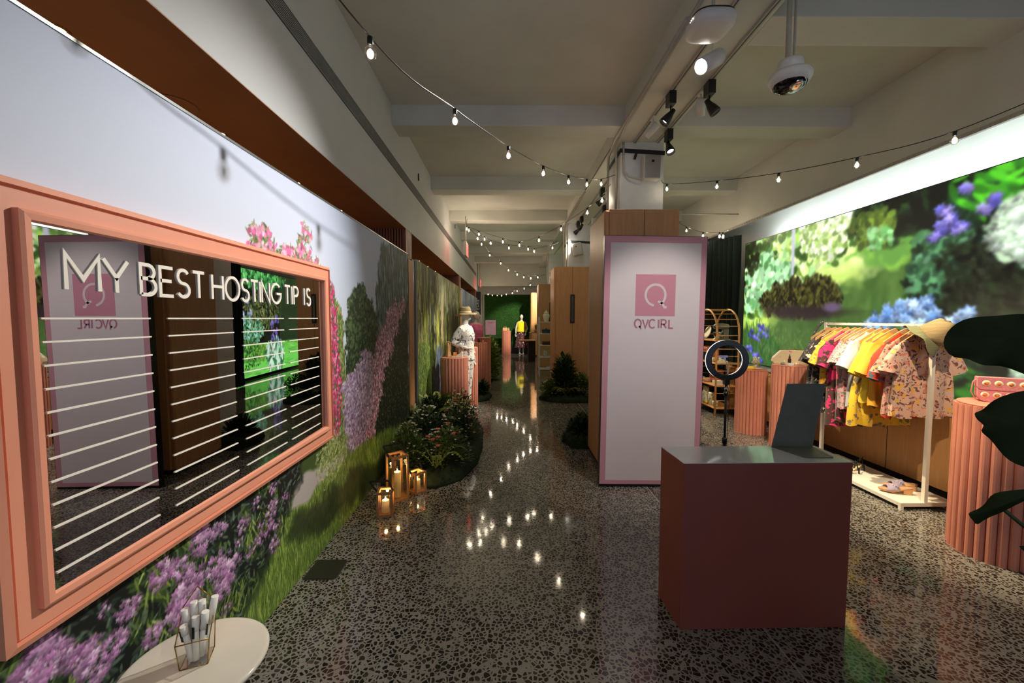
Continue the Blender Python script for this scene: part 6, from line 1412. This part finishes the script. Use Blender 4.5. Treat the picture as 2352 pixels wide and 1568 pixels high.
# ------------------------------------------------------------------ lighting track and spotlights
TX1, TX2, TZ_ = 1.60, 1.89, 3.826
tk = plain('track_white', L(176, 172, 164), .5)
for x, lab in ((TX1, 'left white lighting track along the underside of the main ceiling beam'), (TX2, 'right white lighting track along the underside of the main ceiling beam')):
    t = thing('light_track', lab, 'track', (x, 4, TZ_)); MB().box(x - .018, x + .018, -1, 5.28, TZ_ - .02, TZ_).box(x - .018, x + .018, 5.94, 18, TZ_ - .02, TZ_).build('rail', tk, t)
    MB().box(x - .004, x + .004, -1, 5.28, TZ_ - .0215, TZ_ - .0195).box(x - .004, x + .004, 5.94, 18, TZ_ - .0215, TZ_ - .0195).build('slot', M['blackpl'], t)
lens_on = emit('spot_lens', (1, .90, .68, 1), 26); lens_hot = emit('spot_lens_hot', (1, .95, .84, 1), 60)
lens_off = plain('spot_lens_dark', L(60, 58, 50), .2)
def spot(x, y, target, label, white=False, on=True, power=60, angle=40, col=(1, .84, .62), box=True, drop=.15, hot=False, blend=.6, k=1.2):
    drop *= k
    m = M['whitepl'] if white else M['black']; z = TZ_ - .02
    t = thing('track_spotlight', label, 'spotlight', (x, y, z))
    if box: MB().box(x - .028 * k, x + .028 * k, y - .045 * k, y + .045 * k, z - .10 * k, z).build('driver_box', m, t, bevel=.002)
    else: MB().box(x - .018, x + .018, y - .05, y + .05, z - .018, z).build('driver_box', m, t, bevel=.002)
    top = z - (.10 * k if box else .018); piv = Vector((x, y, z - drop - .02))
    MB().tube([(x, y, top), tuple(piv)], .007, 8).build('stem', m, t)
    d = (Vector(target) - piv).normalized(); Mh = Matrix.Translation(piv) @ d.to_track_quat('Z', 'Y').to_matrix().to_4x4() @ Matrix.Scale(k, 4)
    if white: MB().lathe([(0, -.05), (.03, -.05), (.036, -.045), (.036, .085), (.032, .085), (.031, .06), (0, .06)], 28, caps=False, M=Mh).build('lamp_head', m, t)
    else: MB().lathe([(0, -.04), (.018, -.04), (.022, -.01), (.034, .03), (.042, .07), (.042, .088), (.037, .088), (.034, .06), (0, .055)], 28, caps=False, M=Mh).build('lamp_head', m, t)
    MB().lathe([(.030, .062), (.0, .064)], 24, caps=False, M=Mh).build('lens', (lens_hot if hot else lens_on) if on else lens_off, t)
    if on and power: lamp('spot_beam', 'SPOT', piv + d * .095 * k, target, power, col, .03, angle, blend, t)
    return t
def tp(px, py, x): p = at(px, py, x=x); return p[1]
spot(1.60, tp(1640, 110, 1.60) + .02, (-1.25, 2.15, 1.62), 'white cylindrical spotlight glowing brightest beside the access point', True, True, 540, 56, (1, .96, .90), False, .10, True, 1.0, 1.7)
spot(1.60, tp(1541, 232, 1.60), (-.9, 4.6, .3), 'black spotlight on the left track tilted down left', False, True, 130, 36)
spot(1.89, tp(1630, 205, 1.89), (3.45, 3.3, .95), 'black spotlight on the right track with lit lens facing the camera', False, True, 600, 46, (1, .82, .54), True, .15, False, .5)
spot(1.89, tp(1610, 235, 1.89), (2.6, 5.8, 1.0), 'unlit white cylindrical spotlight between two black ones', True, False, 0, box=False, drop=.08)
spot(1.60, tp(1500, 305, 1.60), (-.78, 7.1, 1.2), 'small white spotlight with bright oval face right before the column', True, True, 330, 26, (1, .93, .84), False, .08, True)
spot(1.89, tp(1536, 310, 1.89), (2.3, 3.2, 0), 'black spotlight with round glowing lens beside the nearest column', False, True, 200, 46, (1, .86, .66), True, .13, True)
spot(1.60, -.2, (-.5, 1.2, 0), 'black spotlight on the left track overhead behind the camera', False, True, 80, 44, (1, .88, .7))
spot(1.60, 1.75, (1.33, 3.8, 1.05), 'unseen black spotlight added overhead on the left track to brighten the banner', False, True, 150, 42, (1, .91, .84))  # added fill spot above the view, lifts the banner but misses the podium
spot(1.89, 2.15, (3.5, 5.3, .8), 'unseen black spotlight added overhead on the right track to brighten the pedestals', False, True, 380, 38, (1, .86, .66))  # extra lamp out of view, put in to light the right pedestals
spot(1.89, 1.3, (3.6, 3.5, 1.0), 'black spotlight on the right track above the podium', False, True, 360, 40, (1, .84, .6))
for i, (px, py, x, tg, on, pw) in enumerate(((1383, 440, 1.60, (-1.2, 8.3, 1.2), True, 260), (1388, 468, 1.89, (-.7, 7.0, 1.0), True, 650), (1336, 498, 1.60, (-.62, 14.6, 1.3), True, 420), (1342, 522, 1.89, (-.74, 10.1, 1.2), True, 600),
        (1328, 508, 1.60, (-1.2, 12, 1.3), True, 260), (1363, 504, 1.89, (3.45, 6.2, .9), True, 620), (1268, 590, 1.60, (0.2, 18.6, 1.1), True, 900), (1276, 588, 1.89, (1.0, 17.2, 1.5), True, 200), (1262, 600, 1.60, (1.1, 11.4, 1.1), True, 160))):
    y = min(17.5, tp(px, py, x)); 
    if 5.2 < y < 6.0: y = 6.1
    spot(x, y, tg, ['black spotlight on the far left track just past the nearest column', 'black spotlight under the far right track beside the column edge', 'lit far spotlight on the left track above the second cabinet', 'black spotlight over the dark strap of the second column', 'lit far spotlight next to the second cabinet aimed at the farthest mural', 'lit far spotlight on the right track low beside the oak cabinet top', 'distant spotlight on the left track before the third column', 'distant spotlight on the right track beside the second column', 'distant lit spotlight aimed at the white shelving rack'][i], i == 5, on, pw, 34, (1, .90, .74), True, .15, True)
# ------------------------------------------------------------------ ceiling equipment
ap = thing('wireless_access_point', 'big white rounded square access point hanging under the main beam', 'access point', (1.36, 2.86, 3.55))
def rsq(w, z, k=3.2): return [(1.36 + w * math.copysign(abs(math.cos(a)) ** (2 / k), math.cos(a)), 2.86 + w * math.copysign(abs(math.sin(a)) ** (2 / k), math.sin(a)), z) for a in np.linspace(0, 2 * PI, 48, endpoint=False)]
MB().loft([rsq(.128, 3.60), rsq(.140, 3.59), rsq(.143, 3.565), rsq(.135, 3.535), rsq(.10, 3.522), rsq(.02, 3.518)]).build('shell', M['whitepl'], ap)
MB().loft([rsq(.122, 3.612), rsq(.134, 3.605), rsq(.134, 3.598)]).build('back_plate', M['blackpl'], ap)
MB().box(1.33, 1.39, 2.83, 2.89, 3.61, 3.66).tube([(1.38, 2.86, 3.64), (1.38, 2.86, 3.84)], .012, 8).build('bracket', M['conduit'], ap)
for k in range(4): MB().ball((1.215 + .002 * k, 2.80 + k * .02, 3.572), .0025, 6, 4).build('indicator_light', lens_on, ap)
dm = thing('dome_camera', 'white ceiling dome camera hanging on two thin poles', 'camera', (2.10, 2.98, 3.30)); DX, DY, DZ = 2.01, 3.0, 3.31
MB().tube([(DX - .02, DY, DZ + .10), (DX - .02, DY, 4.06)], .017, 12).build('pole', M['conduit'], dm)
MB().tube([(DX + .024, DY, DZ + .10), (DX + .024, DY, 4.06)], .008, 8).build('pole', M['conduit'], dm)
MB().lathe([(0, .115), (.075, .115), (.082, .10), (.085, .03), (0, .03)], 32, (DX, DY, DZ), caps=False).build('junction_box', M['whitepl'], dm)
MB().lathe([(.085, .035), (.125, .028), (.138, .005), (.136, -.012), (.118, -.045), (.095, -.052)], 40, (DX, DY, DZ), caps=False).build('housing_ring', M['whitepl'], dm)
MB().lathe([(.112, -.030), (.105, -.058), (.085, -.078), (.05, -.092), (.001, -.097)], 32, (DX, DY, DZ), caps=False).build('dark_dome', plain('smoked_dome', L(10, 10, 12), .06), dm)
MB().lathe([(.04, 0), (.045, .01), (.03, .016), (0, .014)], 24, caps=False, M=Matrix.Translation((DX + .01, DY - .055, DZ - .075)) @ Matrix.Rotation(math.radians(155), 4, 'X')).build('lens', M['chrome'], dm)
# column fittings
def speaker(x, y, z, rz, tilt, label, w=.21, h=.29):
    t = thing('wall_speaker', label, 'speaker', (x, y, z)); Ms = Matrix.Translation((x, y, z)) @ Matrix.Rotation(rz, 4, 'Z') @ Matrix.Rotation(tilt, 4, 'Y')
    MB().box(-w / 2, w / 2, 0, .12, -h / 2, h / 2, Ms).build('cabinet', plain('speaker_white', L(196, 194, 188), .5), t, bevel=.01)
    MB().box(-w / 2 + .008, w / 2 - .008, -.012, .002, -h / 2 + .008, h / 2 - .008, Ms).build('grille', plain('speaker_grille', L(150, 148, 144), .5, metal=.3), t, bevel=.008)
    MB().box(-.016, .016, -.015, -.011, .05, .08, Ms).build('badge', plain('badge_dark', L(50, 16, 16), .4), t)
    MB().box(-.03, .03, .10, .22, -.04, .04, Ms).build('wall_bracket', M['conduit'], t); return t
speaker(1.785, 5.15, 3.47, 0, .02, 'white rectangular speaker mounted high on the nearest column')
speaker(1.60, 9.62, 3.21, -.5, -.2, 'tilted white speaker on the second column')
speaker(1.52, 14.1, 3.05, -.4, -.1, 'small white speaker on the third column')
def strap(y, z, label):
    t = thing('cable_strap', label, 'strap', (1.7, y, z))
    MB().bar((1.425, y - .009, z), (1.985, y - .008, z - .03), .05, .012, (0, 1, 0)).bar((1.423, y - .01, z), (1.423, y + .62, z - .02), .012, .05, (0, 0, 1)).build('band', M['black'], t)
    MB().bar((1.63, y - .02, z - .01), (1.60, y - .02, z - .11), .03, .02, (0, 1, 0)).build('tail', M['black'], t)
strap(5.30, 3.72, 'black strap wrapped around the nearest column just below the ceiling'); strap(9.80, 3.42, 'black strap wrapped around the second column')
def pipes(y, label):
    t = thing('conduit_pipes', label, 'pipes', (1.38, y + .3, 2.7))
    for yy, x in ((y + .12, 1.405), (y + .45, 1.38)): MB().tube([(x, yy, 2.6), (x, yy, 3.70), (x - .01, yy - .06, 3.80), (x - .05, yy - .6, 3.815), (x - .05, yy - 2.6, 3.82)], .016, 10).build('conduit', M['conduit'], t)
pipes(5.3, 'painted conduit pipes climbing the left side of the nearest column'); pipes(9.8, 'painted conduit pipes climbing the left side of the second column'); pipes(14.3, 'painted conduit pipes climbing the left side of the third column')
cb_ = thing('speaker_cable', 'grey cable curving down the nearest column into the speaker', 'cable', (1.5, 5.28, 3.6)); MB().tube([(1.46, 5.285, 3.82), (1.46, 5.28, 3.60), (1.47, 5.27, 3.45), (1.52, 5.24, 3.38), (1.62, 5.22, 3.35), (1.69, 5.22, 3.34)], .012, 10).build('cable', M['conduit'], cb_)
bc = thing('beam_cable', 'dark cable clipped along the left lower edge of the main ceiling beam', 'cable', (1.37, 2, 3.83)); MB().tube([(1.352, -1, 3.84), (1.352, 3, 3.838), (1.352, 5.2, 3.836), (1.352, 7, 3.84), (1.352, 12, 3.84)], .006, 6).build('cable', M['black'], bc)
# exit signs
red = emit('exit_red', (1, .035, .03, 1), 3.2)
def exit_sign(x, y, z, label, w=.42, h=.27):
    t = thing('exit_sign', label, 'exit sign', (x, y, z))
    MB().box(x - .03, x + .03, y - w / 2, y + w / 2, z - h / 2, z + h / 2 + .03).build('housing', M['whitepl'], t, bevel=.004)
    for s in (-1, 1):
        MB().box(x + s * .031 - .001, x + s * .031 + .001, y - w / 2 + .02, y + w / 2 - .02, z - h / 2 + .01, z + h / 2).build('red_panel', red, t)
        q = MB(); Me = Matrix(((0, 0, s, x + s * .0325), (-s * -1 if s > 0 else -1, 0, 0, y), (0, 1, 0, z), (0, 0, 0, 1)))
        letters(q, 'EXIT', -.15, .15, -.075, .15, .022, .001, Me); q.build('exit_lettering', plain('exit_white', L(240, 210, 205), .4), t)
    MB().tube([(x, y, z + h / 2 + .03), (x, y, 3.84)], .010, 8).build('stem', M['conduit'], t)
exit_sign(-.93, 9.15, 3.10, 'red lit EXIT sign hanging on a stem, nearer one by the left fascia')
exit_sign(-1.14, 16.65, 3.0, 'farther red lit EXIT sign near the end of the left fascia')
hk = MB().tube([hook, (-.93, 9.40, 3.83), (-.92, 9.45, 3.86)], .004, 6).build('ceiling_hook', M['blackpl']); tag(hk, 'thin wire hook holding the far strings of bulbs under a ceiling beam', 'hook')
# string-light posts: thin pole by the moss wall, curtain rail over the second aisle
tag(MB().tube([(-1.08, 18.3, 0), (-1.08, 18.3, 2.85)], .02, 10).build('thin_pole', M['conduit']), 'thin pale pole standing at the left edge of the moss wall', 'pole')
tag(MB().tube([(2.3, 7.0, 3.36), (3.9, 7.0, 3.36)], .012, 8).build('pipe_rail', M['conduit']), 'thin pipe rail right of the column above the banner', 'rail')
